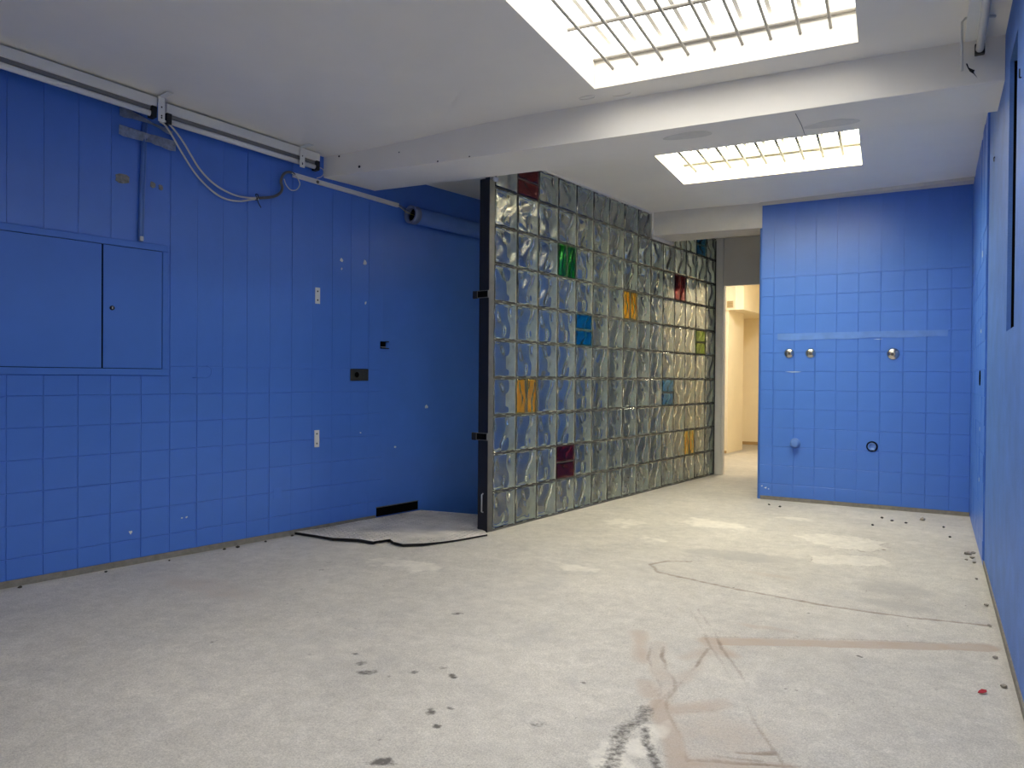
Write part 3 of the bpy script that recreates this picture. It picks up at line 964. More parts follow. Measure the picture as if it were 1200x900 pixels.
cable('lamp_wire', [(3.605, .03, 2.355), (3.625, .045, 2.345), (3.628, .05, 2.32), (3.615, .045, 2.295), (3.585, .036, 2.280)], .003, M_CABLE, 'thin white wire hanging from the batten end at the beam')

# trunking and pipe -----------------------------------------------------------
tr = thing('cable_trunking', 'white two channel cable trunking slanting down under the beam', 'trunking', LW(3.424, .004, 2.270), RZ_L)
tr.rotation_euler = (0, math.atan2(.030, .877), RZ_L)
mb = MB(); mb.box(0, .877, -.022, 0, -.0135, -.001); mb.box(0, .877, -.022, 0, .001, .0135)
mb.box(.0, .877, -.016, 0, -.002, .002)
mb.build('channel', M_WHITE, tr, bevel=.0012)
mb = MB(); mb.lathe_y([(.010, -.021), (.010, -.027), (.004, -.030)], 10, .175, -.004); mb.build('fixing_screw', M_STEEL, tr)
pp = thing('ventilation_pipe', 'thick blue painted pipe along the head of the left wall behind the post', 'pipe', LW(4.37, .066, 2.182), RZ_L)
mb = MB(); mb.tube([(.05, 0, 0), (3.4, 0, -.010)], .060, 24); mb.build('pipe_body', M_BLUE_PIPE, pp)
mb = MB()
R_ = [(.050, 0.0), (.064, 0.0), (.065, .004), (.065, .055), (.062, .060), (.050, .060), (.050, 0.0)]
rings = []
for r, x in R_[:-1]:
    rings.append([mb.b.verts.new((x, r * math.cos(2 * PI * k / 24), r * math.sin(2 * PI * k / 24))) for k in range(24)])
for i in range(len(rings)):
    A, B = rings[i], rings[(i + 1) % len(rings)]
    for k in range(24):
        f = mb.b.faces.new([A[k], A[(k + 1) % 24], B[(k + 1) % 24], B[k]]); f.smooth = True
mb.build('collar', mat('pale_blue_collar', srgb(122, 136, 170), 0.5), pp)
mb = MB(); mb.tube([(.045, 0, 0), (.049, 0, 0)], .049, 20); mb.build('dark_mouth', M_VOID, pp)
cable('earth_wire', [(4.295, .016, 2.236), (4.32, .03, 2.222), (4.345, .045, 2.20), (4.37, .06, 2.188), (4.41, .066, 2.182)], .003, mat('yellow_green_wire', srgb(176, 170, 90), 0.5), 'thin yellowish wire running from the trunking into the pipe mouth', 'wire')
cable('lead_wire', [(4.295, .020, 2.243), (4.325, .036, 2.232), (4.35, .052, 2.212), (4.375, .066, 2.200), (4.41, .072, 2.195)], .003, M_GREYC, 'thin dark wire running from the trunking into the pipe mouth', 'wire')

# plates, sockets, vent ---------------------------------------------------------
for z0, z1, lab in ((1.478, 1.583, 'white perforated fixing plate on the blue wall, the upper one'), (.545, .656, 'white perforated fixing plate low on the blue wall, the lower one')):
    r = thing('fixing_plate', lab, 'plate', LW(3.600, .0042, z0), RZ_L)
    mb = MB(); mb.box(0, .038, -.0025, 0, 0, z1 - z0); mb.build('steel_strip', M_WHITE, r, bevel=.0008)
    for z in (.024, z1 - z0 - .024):
        mb = MB(); mb.lathe_y([(.0055, -.0022), (.0055, -.0034), (.003, -.004)], 10, .019, z); mb.build('screw', M_BLACK, r)
r = thing('power_socket', 'dark grey double power socket with switch on the blue wall', 'socket', LW(3.886, .0045, .978), RZ_L)
mb = MB(); mb.box(0, .155, -.010, 0, 0, .082); mb.build('faceplate', mat('anthracite_plate', srgb(52, 52, 50), 0.45), r, bevel=.004)
mb = MB(); mb.lathe_y([(.0235, -.009), (.0235, -.012), (.020, -.012), (.019, -.0108)], 20, .050, .041); mb.build('outlet_ring', mat('anthracite_ring', srgb(44, 43, 40), 0.4), r)
mb = MB(); mb.lathe_y([(.0185, -.0095), (.0185, -.0112)], 20, .050, .041); mb.build('outlet_well', M_VOID, r)
mb = MB(); mb.box(.094, .140, -.0135, -.008, .012, .070); mb.build('rocker_switch', mat('anthracite_rocker', srgb(58, 58, 56), 0.4), r, bevel=.002)
r = thing('wall_box', 'open black junction box with bent lid tabs above the socket', 'junction box', LW(4.150, .003, 1.205), RZ_L)
mb = MB(); mb.box(0, .048, -.006, 0, 0, .052); mb.build('box_body', M_VOID, r, bevel=.002)
mb = MB(); mb.box(.002, .044, -.011, -.004, .010, .014); mb.build('bottom_lip', M_GALV, r)
for z in (.0, .048):
    mb = MB(); mb.box(.046, .074, -.012, -.002, z, z + .006); mb.build('lid_tab', M_BLACK, r)
mb = MB(); mb.plate([(0, 0), (.395, 0.0), (.395, .060), (0, .060)], -.007, .0005)
o = mb.mesh('floor_vent', M_VOID)
r = thing('floor_vent', 'black slot-like opening at the foot of the left wall behind the mat', 'vent', LW(4.125, .003, .022), RZ_L)
link('dark_opening', o, r)
mb = MB(); mb.box(-.003, .398, -.009, 0, .060, .065); mb.build('top_edge', M_STEEL, r)

# ------------------------------------------------------------------ back wall
def rounded_box_wall():
    mb_ = MB()
    R = .035
    poly = [(0.62, 0.0), (0.62, 1.50), (XBL, 1.50), (XBL, R)]
    poly += [(XBL + R - R * math.cos(t), R - R * math.sin(t)) for t in np.linspace(0.2, PI / 2, 6)]
    mb_.prism(poly, -.005, 2.62)
    me_ = mb_.mesh('wall_back', M_BLUE)
    return me_


wall_back = struct('wall_back', rounded_box_wall(), 'bright blue tiled back wall under the far roof light', 'wall', (0, YB, 0))
xc = [XBR - .0] + [0.108 - .1590 * k for k in range(0, 8)] + [-1.172, XBL + .022]
zr = [.030, .135] + [.135 + .1570 * k for k in range(1, 12)]
for i in range(len(xc) - 1):
    x1, x0 = xc[i], xc[i + 1]
    for j in range(len(zr) - 1):
        lay_tile(wall_back, x0, zr[j], x1 - x0, zr[j + 1] - zr[j], M_BLUE, 'B')
    lay_tile(wall_back, x0, zr[-1], x1 - x0, 2.478 - zr[-1], M_BLUE, 'S', jit=.5)
mb = MB(); mb.box(XBL + .03, XBR, -.004, 0, -.004, .030)
struct('baseboard_back', mb.mesh('baseboard_back', M_BARE), 'bare grey cement strip at the foot of the back wall', 'baseboard', (0, YB, 0))
# smeared repair band and white scratches
mb = MB()
pts = [(-1.14, 1.340), (-1.02, 1.334), (-.9, 1.338), (-.72, 1.342), (-.6, 1.338), (-.42, 1.348), (-.2, 1.342), (.02, 1.350), (.085, 1.346), (.088, 1.394), (-.2, 1.396), (-.5, 1.395), (-.8, 1.394), (-1.14, 1.392)]
mb.plate(pts, -.0085, -.003); mb.build('filler_band', mat('blue_over_filler', srgb(92, 134, 212), 0.5, var=.12, vscale=9), wall_back)
for pts in ([(-1.08, 1.076), (-1.02, 1.068), (-.97, 1.071), (-.95, 1.076), (-1.0, 1.079)], [(-.42, 1.332), (-.39, 1.330), (-.35, 1.333), (-.39, 1.336)], [(-1.235, .098), (-1.22, .09), (-1.215, .105)], [(-1.262, .110), (-1.25, .104), (-1.25, .117)], [(-1.205, .088), (-1.195, .085), (-1.197, .096)]):
    mb = MB(); mb.plate(pts, -.0072, -.003); mb.build('white_scratch', M_CHIP if pts[0][0] < -1.2 else mat('pale_scuff', srgb(168, 190, 226), .7), wall_back)


def rosette(x, z, label, tilt, k=1.2):
    r = thing('tap_rosette', label, 'tap cover', (x, YB - .0035, z))
    mb_ = MB(); mb_.lathe_y([(.033 * k, 0), (.033 * k, -.003), (.030 * k, -.010), (.022 * k, -.016), (.014, -.018)], 24)
    mb_.build('dome', M_CHROME, r)
    mb_ = MB(); mb_.lathe_y([(.011, -.017), (.011, -.024), (.008, -.026), (.003, -.026)], 16, 0.004 * tilt, -.002)
    mb_.build('capped_pipe', mat('dull_brass', srgb(120, 112, 100), .35, metal=.8), r)


rosette(-1.047, 1.228, 'chrome tap cover on the blue back wall, leftmost of the three', 1)
rosette(-.881, 1.227, 'chrome tap cover on the blue back wall, middle of the three', 1)
rosette(-.278, 1.216, 'chrome tap cover alone on the right half of the back wall', -2, 1.38)
r = thing('pipe_stub', 'blue painted capped pipe stub low on the left of the back wall', 'pipe stub', (-.992, YB - .003, .485))
mb = MB(); mb.lathe_y([(.042, 0), (.042, -.005), (.034, -.006), (.034, -.045), (.029, -.050), (.008, -.050)], 18); mb.build('capped_end', M_BLUE_PIPE, r)
r = thing('pipe_hole', 'round open pipe hole with blue rim low on the back wall', 'pipe hole', (-.419, YB - .003, .487))
mb = MB(); mb.lathe_y([(.042, 0), (.042, -.004), (.033, -.004), (.033, 0)], 20); mb.build('dark_gap', M_VOID, r)
mb = MB(); mb.lathe_y([(.031, 0), (.031, -.016), (.026, -.018), (.020, -.008), (.004, -.008)], 18); mb.build('pipe_end', M_BLUE_PIPE, r)
mb = MB(); mb.plate([(-.02, -.036), (.022, -.038), (.024, -.028), (-.018, -.028)], -.004, .0); mb.build('broken_edge', M_CHIP, r)

# ------------------------------------------------------------------ right wall
RZ_R = -PI / 2      # local x runs towards the viewer, local -y into the room
N0, N1, NZ0, NZ1 = 3.25, 3.575, 1.210, 2.290      # upright chase cut into the plaster
mb = MB()
for (a, c, z0, z1) in ((-Y_TILE, -N1, -.005, 2.62), (-N0, 1.7, -.005, 2.62), (-N1, -N0, -.005, NZ0), (-N1, -N0, NZ1, 2.62)):
    mb.box(a, c, 0, .16, z0, z1)
bmesh.ops.remove_doubles(mb.b, verts=mb.b.verts[:], dist=1e-5)
wall_right = struct('wall_right', mb.mesh('wall_right', M_BLUE_PLASTER), 'right wall of rough blue painted plaster with an upright chase and tiled far end', 'wall', (XR, 0, 0), RZ_R)
mb = MB(); mb.box(-N1 - .01, -N0 + .01, .10, .17, NZ0 - .01, NZ1 + .01); mb.build('chase_back', M_VOID, wall_right)  # back blackened for the shade inside the chase
mb = MB(); mb.box(-N1 + .0, -N1 + .003, .015, .12, NZ0, NZ1); mb.build('chase_shade', M_VOID, wall_right)  # black sheet standing in for the chase's dark depth
mb = MB(); mb.box(-YB - .2, -Y_TILE - .004, -.0065, .16, -.005, 2.56); mb.build('tile_backing', M_BLUE, wall_right)
yc = [YB - .158 * k for k in range(0, 11)]
yc[-1] = Y_TILE + .004
for i in range(len(yc) - 1):
    for j in range(len(zr) - 1):
        lay_tile(wall_right, -yc[i], zr[j], yc[i] - yc[i + 1], zr[j + 1] - zr[j], M_BLUE, 'R', y=-.0065)
    lay_tile(wall_right, -yc[i], zr[-1], yc[i] - yc[i + 1], 2.49 - zr[-1], M_BLUE, 'S', y=-.0065, jit=.5)
mb = MB(); mb.box(-Y_TILE, 1.6, -.006, 0, -.004, .028)
struct('baseboard_right', mb.mesh('baseboard_right', M_BARE), 'bare grey cement strip at the foot of the right wall', 'baseboard', (XR, 0, 0), RZ_R)
r = thing('wall_box', 'round black empty outlet hole in the tiled end of the right wall', 'junction box', (XBR - .0005, 5.23, 1.028), RZ_R)
mb = MB(); mb.lathe_y([(.045, 0.003), (.045, -.004), (.041, -.005), (.003, -.0045)], 22); mb.build('box_body', M_VOID, r)
for z, y_, s in ((1.74, 5.15, .03), (.72, 5.2, .012), (.42, 5.2, .012), (1.30, 5.2, .012)):
    mb = MB(); mb.plate([(-s, 0), (s, -.006), (s * .5, .018), (-s * .2, s * 1.2)], -.0022, 0)
    o = mb.build('white_scratch', M_CHIP, wall_right); o.location = (-y_, -.0100, z)
r = thing('wire_hook', 'small black bent wire sticking from the right wall near the chase', 'hook', (XR, 3.10, 2.06), RZ_R)
mb = MB(); mb.tube([(0, .002, 0), (0, -.006, 0), (.03, -.008, -.004), (.03, -.008, .02)], .0022, 6); mb.build('bent_wire', M_BLACK, r)
mb = MB(); mb.tube([(0, 0, .0), (.05, -.004, .002), (.09, -.003, -.002)], .0025, 5)
o = mb.build('wall_scratch', M_BLACK, wall_right); o.location = (-4.42, -.002, 2.11)

# fluorescent fitting at upper right
root = thing('fluorescent_batten', 'white fluorescent batten on the ceiling beside the right wall', 'light fitting', (.155, 3.80, 2.50), RZ_R)
L_ = 1.25
mb = MB(); mb.box(0.06, L_, -.055, .020, -.036, -.001); mb.build('housing', M_WHITE, root, bevel=.003)
mb = MB(); mb.tube([(.028, 0, -.062), (L_ - .03, 0, -.062)], .0155, 14); mb.build('lamp_tube', M_TUBE, root)
for x in (0.0, L_ - .03):
    mb = MB(); mb.box(x, x + .03, -.019, .019, -.081, -.036); mb.build('lamp_holder', M_BLACK if x == 0 else M_WHITE, root, bevel=.003)
mb = MB(); mb.tube([(.20, 3.60, 2.494), (.14, 3.57, 2.494), (.095, 3.552, 2.490), (.083, 3.548, 2.476), (.082, 3.545, 2.40), (.084, 3.54, 2.275)], .0048, 7)
tag(mb.build('dangling_cable', M_CABLE), 'short white cable hanging from the ceiling beside the right batten', 'cable')

# ------------------------------------------------------------------ glass block wall
gw = thing('glass_block_wall', 'tall partition of clear wavy glass blocks with scattered coloured half blocks', 'partition', (GX, GY, 0), RZ_G)
P = .25
T0, T1 = 0.004, 0.084      # local depth of the blocks (local y, + is away from the viewer)


def wave(u, v, kind, ph):
    """relief of the inner faces; u, v in 0..1"""
    if kind == 0:
        h = math.sin(2 * PI * (1.55 * u + .30 * math.sin(2 * PI * (.85 * v + ph)) + ph)) + .45 * math.sin(2 * PI * (2.1 * u - .8 * v + 2 * ph))
    else:
        h = math.sin(2 * PI * (.95 * u + .28 * math.sin(2 * PI * (1.1 * v + .4 + ph)) + .5 + ph * 1.7)) + .4 * math.sin(2 * PI * (1.3 * v + .7 * u + ph))
    e = min(u, 1 - u, v, 1 - v)
    return h * min(1.0, e / .09)


def pane_grid(b, x0, x1, z0, z1, yo, yi, amp, kind, ph, mi, n=16, outer_amp=.0011):
    """closed pane: nearly flat outside at yo, wavy inside at yi"""
    sgn = 1 if yi > yo else -1
    nx = max(4, int(round(n * (x1 - x0) / .24))); nz = max(4, int(round(n * (z1 - z0) / .24)))
    O, I = [], []
    for j in range(nz + 1):
        ro, ri = [], []
        for i in range(nx + 1):
            u, v = i / nx, j / nz
            x, z = x0 + (x1 - x0) * u, z0 + (z1 - z0) * v
            ro.append(b.verts.new((x, yo - sgn * outer_amp * wave(u, v, 1 - kind, ph + .3), z)))
            ri.append(b.verts.new((x, yi + sgn * amp * wave(u, v, kind, ph), z)))
        O.append(ro); I.append(ri)
    for j in range(nz):
        for i in range(nx):
            q = [O[j][i], O[j][i + 1], O[j + 1][i + 1], O[j + 1][i]]
            w = [I[j][i], I[j][i + 1], I[j + 1][i + 1], I[j + 1][i]]
            f = b.faces.new(q if sgn > 0 else q[::-1]); f.smooth = True; f.material_index = mi
            f = b.faces.new(w[::-1] if sgn > 0 else w); f.smooth = True; f.material_index = mi
    rim = lambda A: [A[0][i] for i in range(nx)] + [A[j][nx] for j in range(nz)] + [A[nz][i] for i in range(nx, 0, -1)] + [A[j][0] for j in range(nz, 0, -1)]
    ra, rb = rim(O), rim(I)
    for k in range(len(ra)):
        a, a2, c, c2 = ra[k], ra[(k + 1) % len(ra)], rb[k], rb[(k + 1) % len(ra)]
        f = b.faces.new([a2, a, c, c2] if sgn > 0 else [a, a2, c2, c]); f.material_index = mi


BLOCK = {}


def block_mesh(w, h, M, variant):
    k = (round(w, 3), round(h, 3), M.name, variant)
    if k not in BLOCK:
        mb_ = MB(); b = mb_.b
        ph = .19 * variant
        amp = .0038
        pane_grid(b, 0, w, 0, h, T0, T0 + .0095, amp, 0, ph, 0)
        pane_grid(b, 0, w, 0, h, T1, T1 - .0095, amp, 1, ph + .11, 0 if M is M_GLASS else 2)
        if M is not M_GLASS:
            pane_grid(b, .001, w - .001, .001, h - .001, T0 + .022, T0 + .0145, .0015, 1, ph, 2, n=10, outer_amp=0)
        t = .007
        mb_.mi = 1
        y0, y1 = T0 + .0100, T1 - .0100
        # hollow ring of cloudy glass between the two panes
        outer = [(0.0005, .0005), (w - .0005, .0005), (w - .0005, h - .0005), (.0005, h - .0005)]
        inner = [(t, t), (w - t, t), (w - t, h - t), (t, h - t)]
        Vv = {}
        for nm, pl_ in (('o', outer), ('i', inner)):
            for yy, tg in ((y0, 'a'), (y1, 'b')):
                Vv[nm + tg] = [b.verts.new((p_[0], yy, p_[1])) for p_ in pl_]
        for i in range(4):
            j = (i + 1) % 4
            for q in ([Vv['oa'][i], Vv['oa'][j], Vv['ia'][j], Vv['ia'][i]], [Vv['ob'][j], Vv['ob'][i], Vv['ib'][i], Vv['ib'][j]],
                      [Vv['oa'][j], Vv['oa'][i], Vv['ob'][i], Vv['ob'][j]], [Vv['ia'][i], Vv['ia'][j], Vv['ib'][j], Vv['ib'][i]]):
                f = b.faces.new(q); f.material_index = 1
        BLOCK[k] = mb_.mesh('glass_block', [M, M_INNER if M is M_GLASS else M_INNERC] + ([] if M is M_GLASS else [COAT[M.name]]), fix=False)
    return BLOCK[k]


M_INNERC = mat('tinted_glass_inner_edge', srgb(120, 116, 108), .5)
SPECIAL = {(2, 10): (G_RED, 'h'), (4, 8): (G_GREEN, 'v'), (5, 6): (G_BLUE, 'h'), (8, 7): (G_YELLOW, 'v'), (12, 8): (G_RED, 'v'),
           (14, 10): (G_BLUE, 'h'), (14, 6): (G_LIME, 'h'), (2, 4): (G_YELLOW, 'v'), (11, 4): (G_LBLUE, 'h'), (13, 2): (G_YELLOW, 'v'), (4, 2): (G_RED, 'h')}
NAMES = {G_RED.name: 'dark red', G_GREEN.name: 'green', G_BLUE.name: 'deep blue', G_LBLUE.name: 'light blue', G_YELLOW.name: 'amber', G_LIME.name: 'olive green'}
J = .005
BASE = .006
TOP_Z = 2.478
for c in range(1, 16):
    for r_ in range(1, 11):
        s0 = (c - 1) * P + J + .002
        z0 = (r_ - 1) * P + J + BASE
        w = P - 2 * J
        h = P - 2 * J
        if r_ == 10:
            h = TOP_Z - z0
            if c == 10:
                continue                      # the short beam passes here
            if c == 11:
                w -= .165; s0 += .165
        sp = SPECIAL.get((c, r_))
        if sp is None:
            o = link('glass_block', block_mesh(w, h, M_GLASS, rng.integers(0, 4)), gw, (s0, 0, z0))
        else:
            M, ori = sp
            g2 = .010
            cells = [(0, 0, w, (h - g2) / 2), (0, (h + g2) / 2, w, (h - g2) / 2)] if ori == 'h' else [(0, 0, (w - g2) / 2, h), ((w + g2) / 2, 0, (w - g2) / 2, h)]
            mj = MB()
            if ori == 'h':
                mj.box(-.001, w + .001, T0 + .002, T1 - .003, (h - g2) / 2 - .001, (h + g2) / 2 + .001)
            else:
                mj.box((w - g2) / 2 - .001, (w + g2) / 2 + .001, T0 + .002, T1 - .003, -.001, h + .001)
            mj.build('joint_strip', M_MORTAR, gw).location = (s0, 0, z0)
            for (dx, dz, ww, hh) in cells:
                o = link('half_glass_block', block_mesh(ww, hh, M, rng.integers(0, 3)), gw, (s0 + dx, 0, z0 + dz))
                o['label'] = NAMES[M.name] + ' half block'


def lattice():
    """one connected grid of joint mortar around every block"""
    mb_ = MB(); b = mb_.b
    xs = [.002 - J]
    for c in range(16):
        xs += [.002 + c * P - J, .002 + c * P + J]
    xs = sorted(set(round(x, 4) for x in xs))
    zs = [.0]
    for r in range(11):
        zs += [BASE + r * P - J, BASE + r * P + J]
    zs = [z for z in zs if z < TOP_Z]
    zs = sorted(set(round(max(0, z), 4) for z in zs)) + [TOP_Z, TOP_Z + .012]
    ya, yb = T0 + .003, T1 - .003
    G = {}

    def v(i, j, y):
        if (i, j, y) not in G:
            G[(i, j, y)] = b.verts.new((xs[i], y, zs[j]))
        return G[(i, j, y)]
    solid = {}
    beam_s = (2.24, 2.675)
    for i in range(len(xs) - 1):
        for j in range(len(zs) - 1):
            mx, mz = (xs[i] + xs[i + 1]) / 2, (zs[j] + zs[j + 1]) / 2
            on = (xs[i + 1] - xs[i] < .03) or (zs[j + 1] - zs[j] < .03)
            if mz > 2.262 and beam_s[0] < mx < beam_s[1] and mz > 2.27:
                on = False
            solid[(i, j)] = on
    for (i, j), on in solid.items():
        if not on:
            continue
        b.faces.new([v(i, j, ya), v(i + 1, j, ya), v(i + 1, j + 1, ya), v(i, j + 1, ya)])
        b.faces.new([v(i, j + 1, yb), v(i + 1, j + 1, yb), v(i + 1, j, yb), v(i, j, yb)])
        for (di, dj, a, c) in ((-1, 0, (i, j + 1), (i, j)), (1, 0, (i + 1, j), (i + 1, j + 1)), (0, -1, (i, j), (i + 1, j)), (0, 1, (i + 1, j + 1), (i, j + 1))):
            if not solid.get((i + di, j + dj), False):
                b.faces.new([v(c[0], c[1], ya), v(a[0], a[1], ya), v(a[0], a[1], yb), v(c[0], c[1], yb)])
    return mb_.build('joint_mortar', M_MORTAR, gw)


lattice()
mb = MB(); mb.box(-.056, -.004, .000, .080, 0, 2.30); mb.build('end_post', M_STEEL, gw, bevel=.0015)
mb = MB(); mb.box(-.0585, -.0555, -.0005, .0805, 0, 2.30); mb.build('post_rebate', M_DARKSTEEL, gw)
mb = MB(); mb.box(-.004, 3.765, .001, .080, -.002, .010); mb.build('bottom_rail', M_STEEL, gw)
mb = MB(); mb.box(3.757, 3.770, .001, .080, 0, 2.47); mb.build('far_post', M_DARKSTEEL, gw)
# white bedding under the ceiling and round the short beam
mb = MB(); mb.box(.0, 2.245, -.006, .075, 2.480, 2.52); mb.box(2.235, 2.262, -.012, .07, 2.262, 2.52); mb.box(2.235, 2.69, -.012, .07, 2.262, 2.292)
bmesh.ops.remove_doubles(mb.b, verts=mb.b.verts[:], dist=1e-5)
mb.build('bedding_mortar', M_WMORTAR, gw)
mb = MB(); mb.plate([(-.030, 2.296), (-.01, 2.284), (.012, 2.290), (.02, 2.315), (-.03, 2.315)], -.010, .02); mb.build('mortar_plug', M_WMORTAR, gw)
# strike boxes left from a removed door
for z in (1.550, .622):
    mb = MB()
    mb.box(-.070, -.058, -.002, .090, z - .024, z - .020); mb.box(-.070, -.058, -.002, .090, z + .020, z + .024)
    mb.box(-.070, -.058, -.002, .002, z - .020, z + .020); mb.box(-.070, -.058, .086, .090, z - .020, z + .020)
    bmesh.ops.remove_doubles(mb.b, verts=mb.b.verts[:], dist=1e-5)
    st = mb.build('door_strike', M_STEEL, gw)
    mb = MB(); mb.box(-.068, -.058, .002, .086, z - .020, z + .020); mb.build('strike_recess', M_VOID, st)
    mb = MB(); mb.box(-.072, -.056, .090, .128, z - .026, z + .024); mb.build('strike_end', M_BLACK, st, bevel=.003)
mb = MB(); mb.tube([(-.060, .034, .128), (-.074, .034, .132), (-.074, .034, .245), (-.060, .034, .25)], .0045, 8); mb.build('bolt_handle', M_GALV, gw)

# ------------------------------------------------------------------ rubber mat in the opening
MAT_PTS = [(-3.515, 3.405), (-3.33, 3.405), (-3.18, 3.395), (-3.10, 3.425), (-3.026, 3.449), (-2.905, 3.444), (-2.93, 3.52), (-2.945, 3.65), (-2.865, 3.55), (-2.80, 3.505), (-2.72, 3.492), (-2.631, 3.577),
           (-2.58, 3.68), (-2.538, 3.769), (-2.505, 3.86), (-2.455, 4.015), (-2.52, 4.09), (-2.625, 4.155), (-2.70, 4.40), (-2.855, 4.560), (-3.145, 4.52), (-3.325, 4.475), (-3.335, 4.40), (-3.42, 3.94), (-3.465, 3.66)]
TH = .010


def mat_z(x, y):
    return .002 + .006 * max(0.0, math.sin(4.2 * x + 2.3 * y)) * .6


def make_mat():
    mb_ = MB(); b = mb_.b
    top = [b.verts.new((x, y, TH + mat_z(x, y) + (.006 if y < 3.65 else 0))) for x, y in MAT_PTS]
    bot = [b.verts.new((x, y, .0008 + mat_z(x, y) * .5)) for x, y in MAT_PTS]
    f = b.faces.new(top); f.material_index = 0
    f2 = b.faces.new(bot[::-1]); f2.material_index = 1
    for i in range(len(top)):
        j = (i + 1) % len(top)
        q = b.faces.new([bot[i], bot[j], top[j], top[i]]); q.material_index = 1
    bmesh.ops.triangulate(b, faces=[f, f2])
    return mb_.mesh('sheet', [M_RUBBER, M_RUBEDGE], fix=False)


rm = thing('rubber_mat', 'worn grey studded rubber mat lying in the gap left of the glass wall', 'mat', (0, 0, 0))
link('sheet', make_mat(), rm)
mb = MB()
cnt = 0
mxs = np.array([p[0] for p in MAT_PTS]); mys = np.array([p[1] for p in MAT_PTS])
shr = [((x - mxs.mean()) * .965 + mxs.mean(), (y - mys.mean()) * .965 + mys.mean()) for x, y in MAT_PTS]
for i, u in enumerate(np.arange(-.75, .75, .036)):
    for j, v_ in enumerate(np.arange(-.75, .75, .036)):
        cx, cy = -2.97 + u * math.cos(.15) - v_ * math.sin(.15), 3.98 + u * math.sin(.15) + v_ * math.cos(.15)
        if not inpoly(np.array([cx]), np.array([cy]), shr)[0]:
            continue
        a = .15 + (PI / 4 if (i + j) % 2 else -PI / 4)
        ex, ey = math.cos(a) * .013, math.sin(a) * .013
        wx_, wy_ = -math.sin(a) * .005, math.cos(a) * .005
        z = TH + mat_z(cx, cy) + (.006 * max(0, min(1, (3.8 - cy) / .2)))
        z += .0002
        t_ = [(cx - ex, cy - ey, z), (cx + wx_, cy + wy_, z), (cx + ex, cy + ey, z), (cx - wx_, cy - wy_, z)]
        top = [(cx + (p[0] - cx) * .7, cy + (p[1] - cy) * .7, z + .003) for p in t_]
        lo = [mb.b.verts.new((p[0], p[1], p[2] - .003)) for p in t_]; hi = [mb.b.verts.new(p) for p in top]
        mb.b.faces.new(hi[::-1])
        for k in range(4):
            mb.b.faces.new([lo[k], lo[(k + 1) % 4], hi[(k + 1) % 4], hi[k]])
tag(mb.build('raised_studs', M_RUBNUB, rm), kind='stuff')

# ------------------------------------------------------------------ doorway wall and the corridor behind
YD = 7.89
mb = MB(); mb.box(-2.008, -1.935, YD - .03, YD + .07, 0, 2.49)
frame = struct('door_1', mb.mesh('door_1', M_TRIMW, bevel=.003), 'pale door frame and grey panel over the open doorway to the corridor', 'doorway')
mb = MB(); mb.box(-1.935, -1.20, YD + .005, YD + .05, 1.990, 2.49); mb.build('over_panel', M_DOORGREY, frame)
mb = MB(); mb.box(-1.935, -1.926, YD - .012, YD + .06, 0.0, 1.99); mb.build('frame_stop', M_TRIMW, frame)
mb = MB(); mb.box(-3.3, -2.009, YD + .0, YD + .06, -.36, 2.55)
struct('wall_far', mb.mesh('wall_far', M_TRIMW), 'pale wall closing the space behind the glass blocks', 'wall')
mb = MB()
mb.box(-3.6, -3.45, 7.95, 12.4, 0, 2.5); mb.box(-1.0, -.85, 7.95, 12.4, 0, 2.5); mb.box(-3.6, -.85, 11.8, 12.0, 0, 2.5)
wc = struct('wall_corridor', mb.mesh('wall_corridor', M_CREAM), 'warm cream walls of the corridor seen through the doorway', 'wall')
mb = MB(); mb.prism([(-3.45, 10.2), (-2.433, 10.2), (-2.375, 10.86), (-2.60, 10.9), (-2.60, 11.8), (-3.45, 11.8)], 0, 2.46); mb.build('pillar', M_CREAM, wc)
mb = MB(); mb.prism([(-3.45, 10.17), (-2.227, 10.17), (-2.10, 11.8), (-3.45, 11.8)], 1.945, 2.47); mb.build('bulkhead', M_CREAM, wc)
mb = MB(); mb.box(-2.35, -2.325, 10.155, 10.17, 1.945, 2.46); mb.build('bulkhead_strip', M_CREAM, wc)
mb = MB(); mb.box(-2.60, -1.0, 11.785, 11.80, 0, .045); mb.box(-3.45, -2.44, 10.19, 10.20, 0, .035)
mb.build('corridor_skirting', mat('brown_skirting', srgb(176, 148, 104), .8), wc)
r = thing('wall_grille', 'small square grille high on the corridor bulkhead beyond the doorway', 'grille', (-2.405, 10.168, 2.02), 0)
mb = MB(); mb.box(-.04, .04, -.008, 0, -.045, .045); mb.build('plate', mat('tan_plate', srgb(196, 174, 130), .8), r)
for k in range(4):
    mb = MB(); mb.box(-.034, .034, -.012, -.007, -.034 + .02 * k, -.026 + .02 * k); mb.build('slat', mat('brown_slat', srgb(150, 128, 92), .8), r)
lamp = thing('ceiling_lamp', 'warm round ceiling lamp in the corridor, above the doorway line', 'lamp', (-1.75, 9.2, 2.45))
mb = MB(); mb.tube([(0, 0, -.05), (0, 0, -.012)], [.15, .17], 20); mb.build('diffuser', M_LAMP, lamp)
mb = MB(); mb.tube([(0, 0, -.012), (0, 0, 0)], .18, 20); mb.build('lamp_base', M_WHITE, lamp)

# ------------------------------------------------------------------ the wall behind the viewer
mb = MB(); mb.box(-4.9, 0.7, -1.75, -1.6, -.01, 2.62)
struct('wall_front', mb.mesh('wall_front', M_CEIL), 'plain pale wall behind the viewer', 'wall')

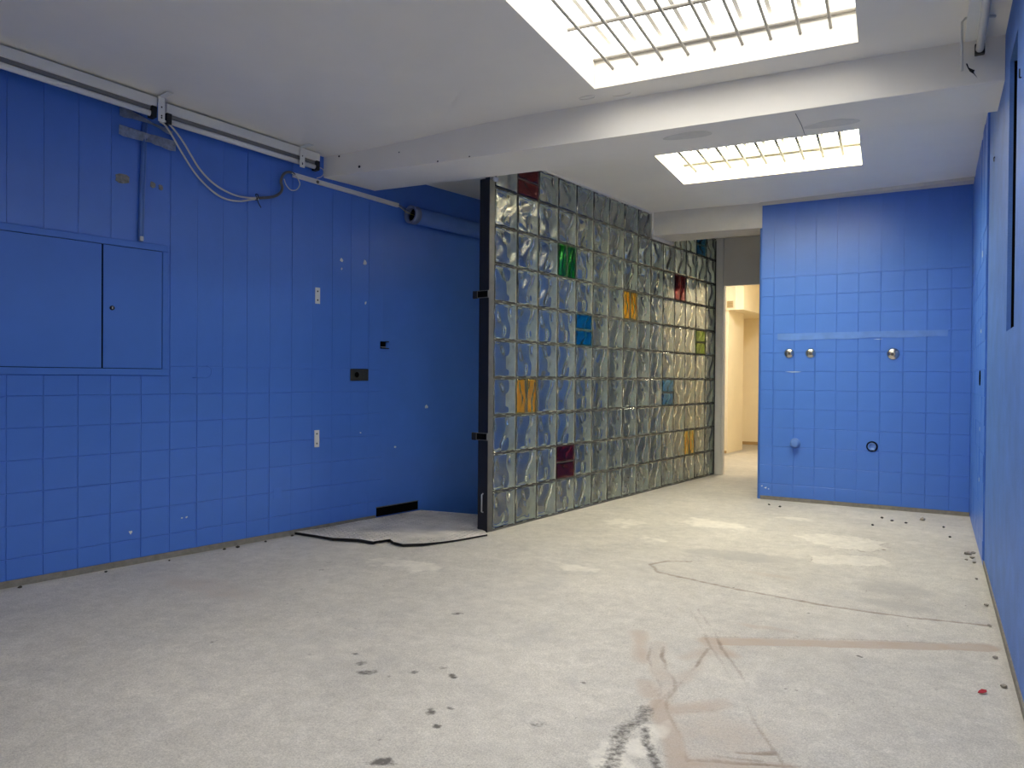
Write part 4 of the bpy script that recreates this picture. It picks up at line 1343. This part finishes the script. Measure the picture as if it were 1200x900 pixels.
# ------------------------------------------------------------------ small things on the floor
o = MB(); o.plate([(-.017, 0), (-.004, -.003), (.014, .003), (.017, .010), (.003, .014), (-.010, .007)], -.002, .001)
rd = o.build('red_scrap', M_RED); rd.location = (.149, 2.832, .0035); rd.rotation_euler = (-1.2, 0, .5)
tag(rd, 'small crumpled red scrap on the floor near the right wall', 'scrap')


def crumb(x, y, r, M, label, group):
    mb_ = MB()
    bmesh.ops.create_icosphere(mb_.b, subdivisions=1, radius=r)
    for v in mb_.b.verts:
        v.co *= rng.uniform(.65, 1.2); v.co.z *= .6
    o_ = mb_.build('mortar_crumb', M)
    o_.location = (x, y, r * .40)
    tag(o_, label, 'rubble', group)


ORD = ('first', 'second', 'third', 'fourth', 'fifth', 'sixth', 'seventh', 'eighth', 'ninth', 'tenth')
SIZE = lambda r: 'larger' if r > .0145 else 'small'
pts = sorted(((.20, 4.96, .016), (.185, 5.06, .022), (.21, 5.10, .014), (.17, 4.90, .010), (.205, 4.84, .012), (.20, 4.45, .010), (.215, 3.95, .011), (.21, 3.62, .010), (.205, 3.22, .010), (.212, 2.93, .012)), key=lambda p: -p[1])
for k, (x, y, r) in enumerate(pts):
    crumb(x, y, r, M_CRUMB, SIZE(r) + ' mortar crumb at the foot of the right wall, ' + ORD[k] + ' from the back wall', 'mortar crumbs along the right wall')
pts = sorted(((-.06, 6.12, .022, 0), (-.32, 6.05, .013, 1), (-.25, 5.97, .012, 1), (-.16, 5.93, .012, 1), (.07, 5.90, .010, 1), (-.36, 5.72, .011, 1), (-1.05, 6.15, .012, 1), (-1.14, 6.2, .012, 1), (.10, 5.55, .010, 1)), key=lambda p: p[0])
for k, (x, y, r, c) in enumerate(pts):
    crumb(x, y, r, (M_CRUMB, M_DKCRUMB)[c], SIZE(r) + (' pale', ' dark')[c] + ' mortar crumb before the back wall, ' + ORD[k] + ' from the doorway side', 'mortar crumbs before the back wall')
for k, (s_, nn, r) in enumerate(sorted(((1.92, .05, .012), (2.62, .07, .007), (2.95, .05, .010), (3.03, .06, .012), (3.22, .05, .009), (3.42, .03, .012), (2.30, .06, .008)))):
    x, y, _ = LW(s_, nn, 0)
    crumb(x, y, r, M_DKCRUMB, 'small dark crumb at the foot of the left wall, ' + ORD[6 - k] + ' from the mat', 'crumbs along the left wall')
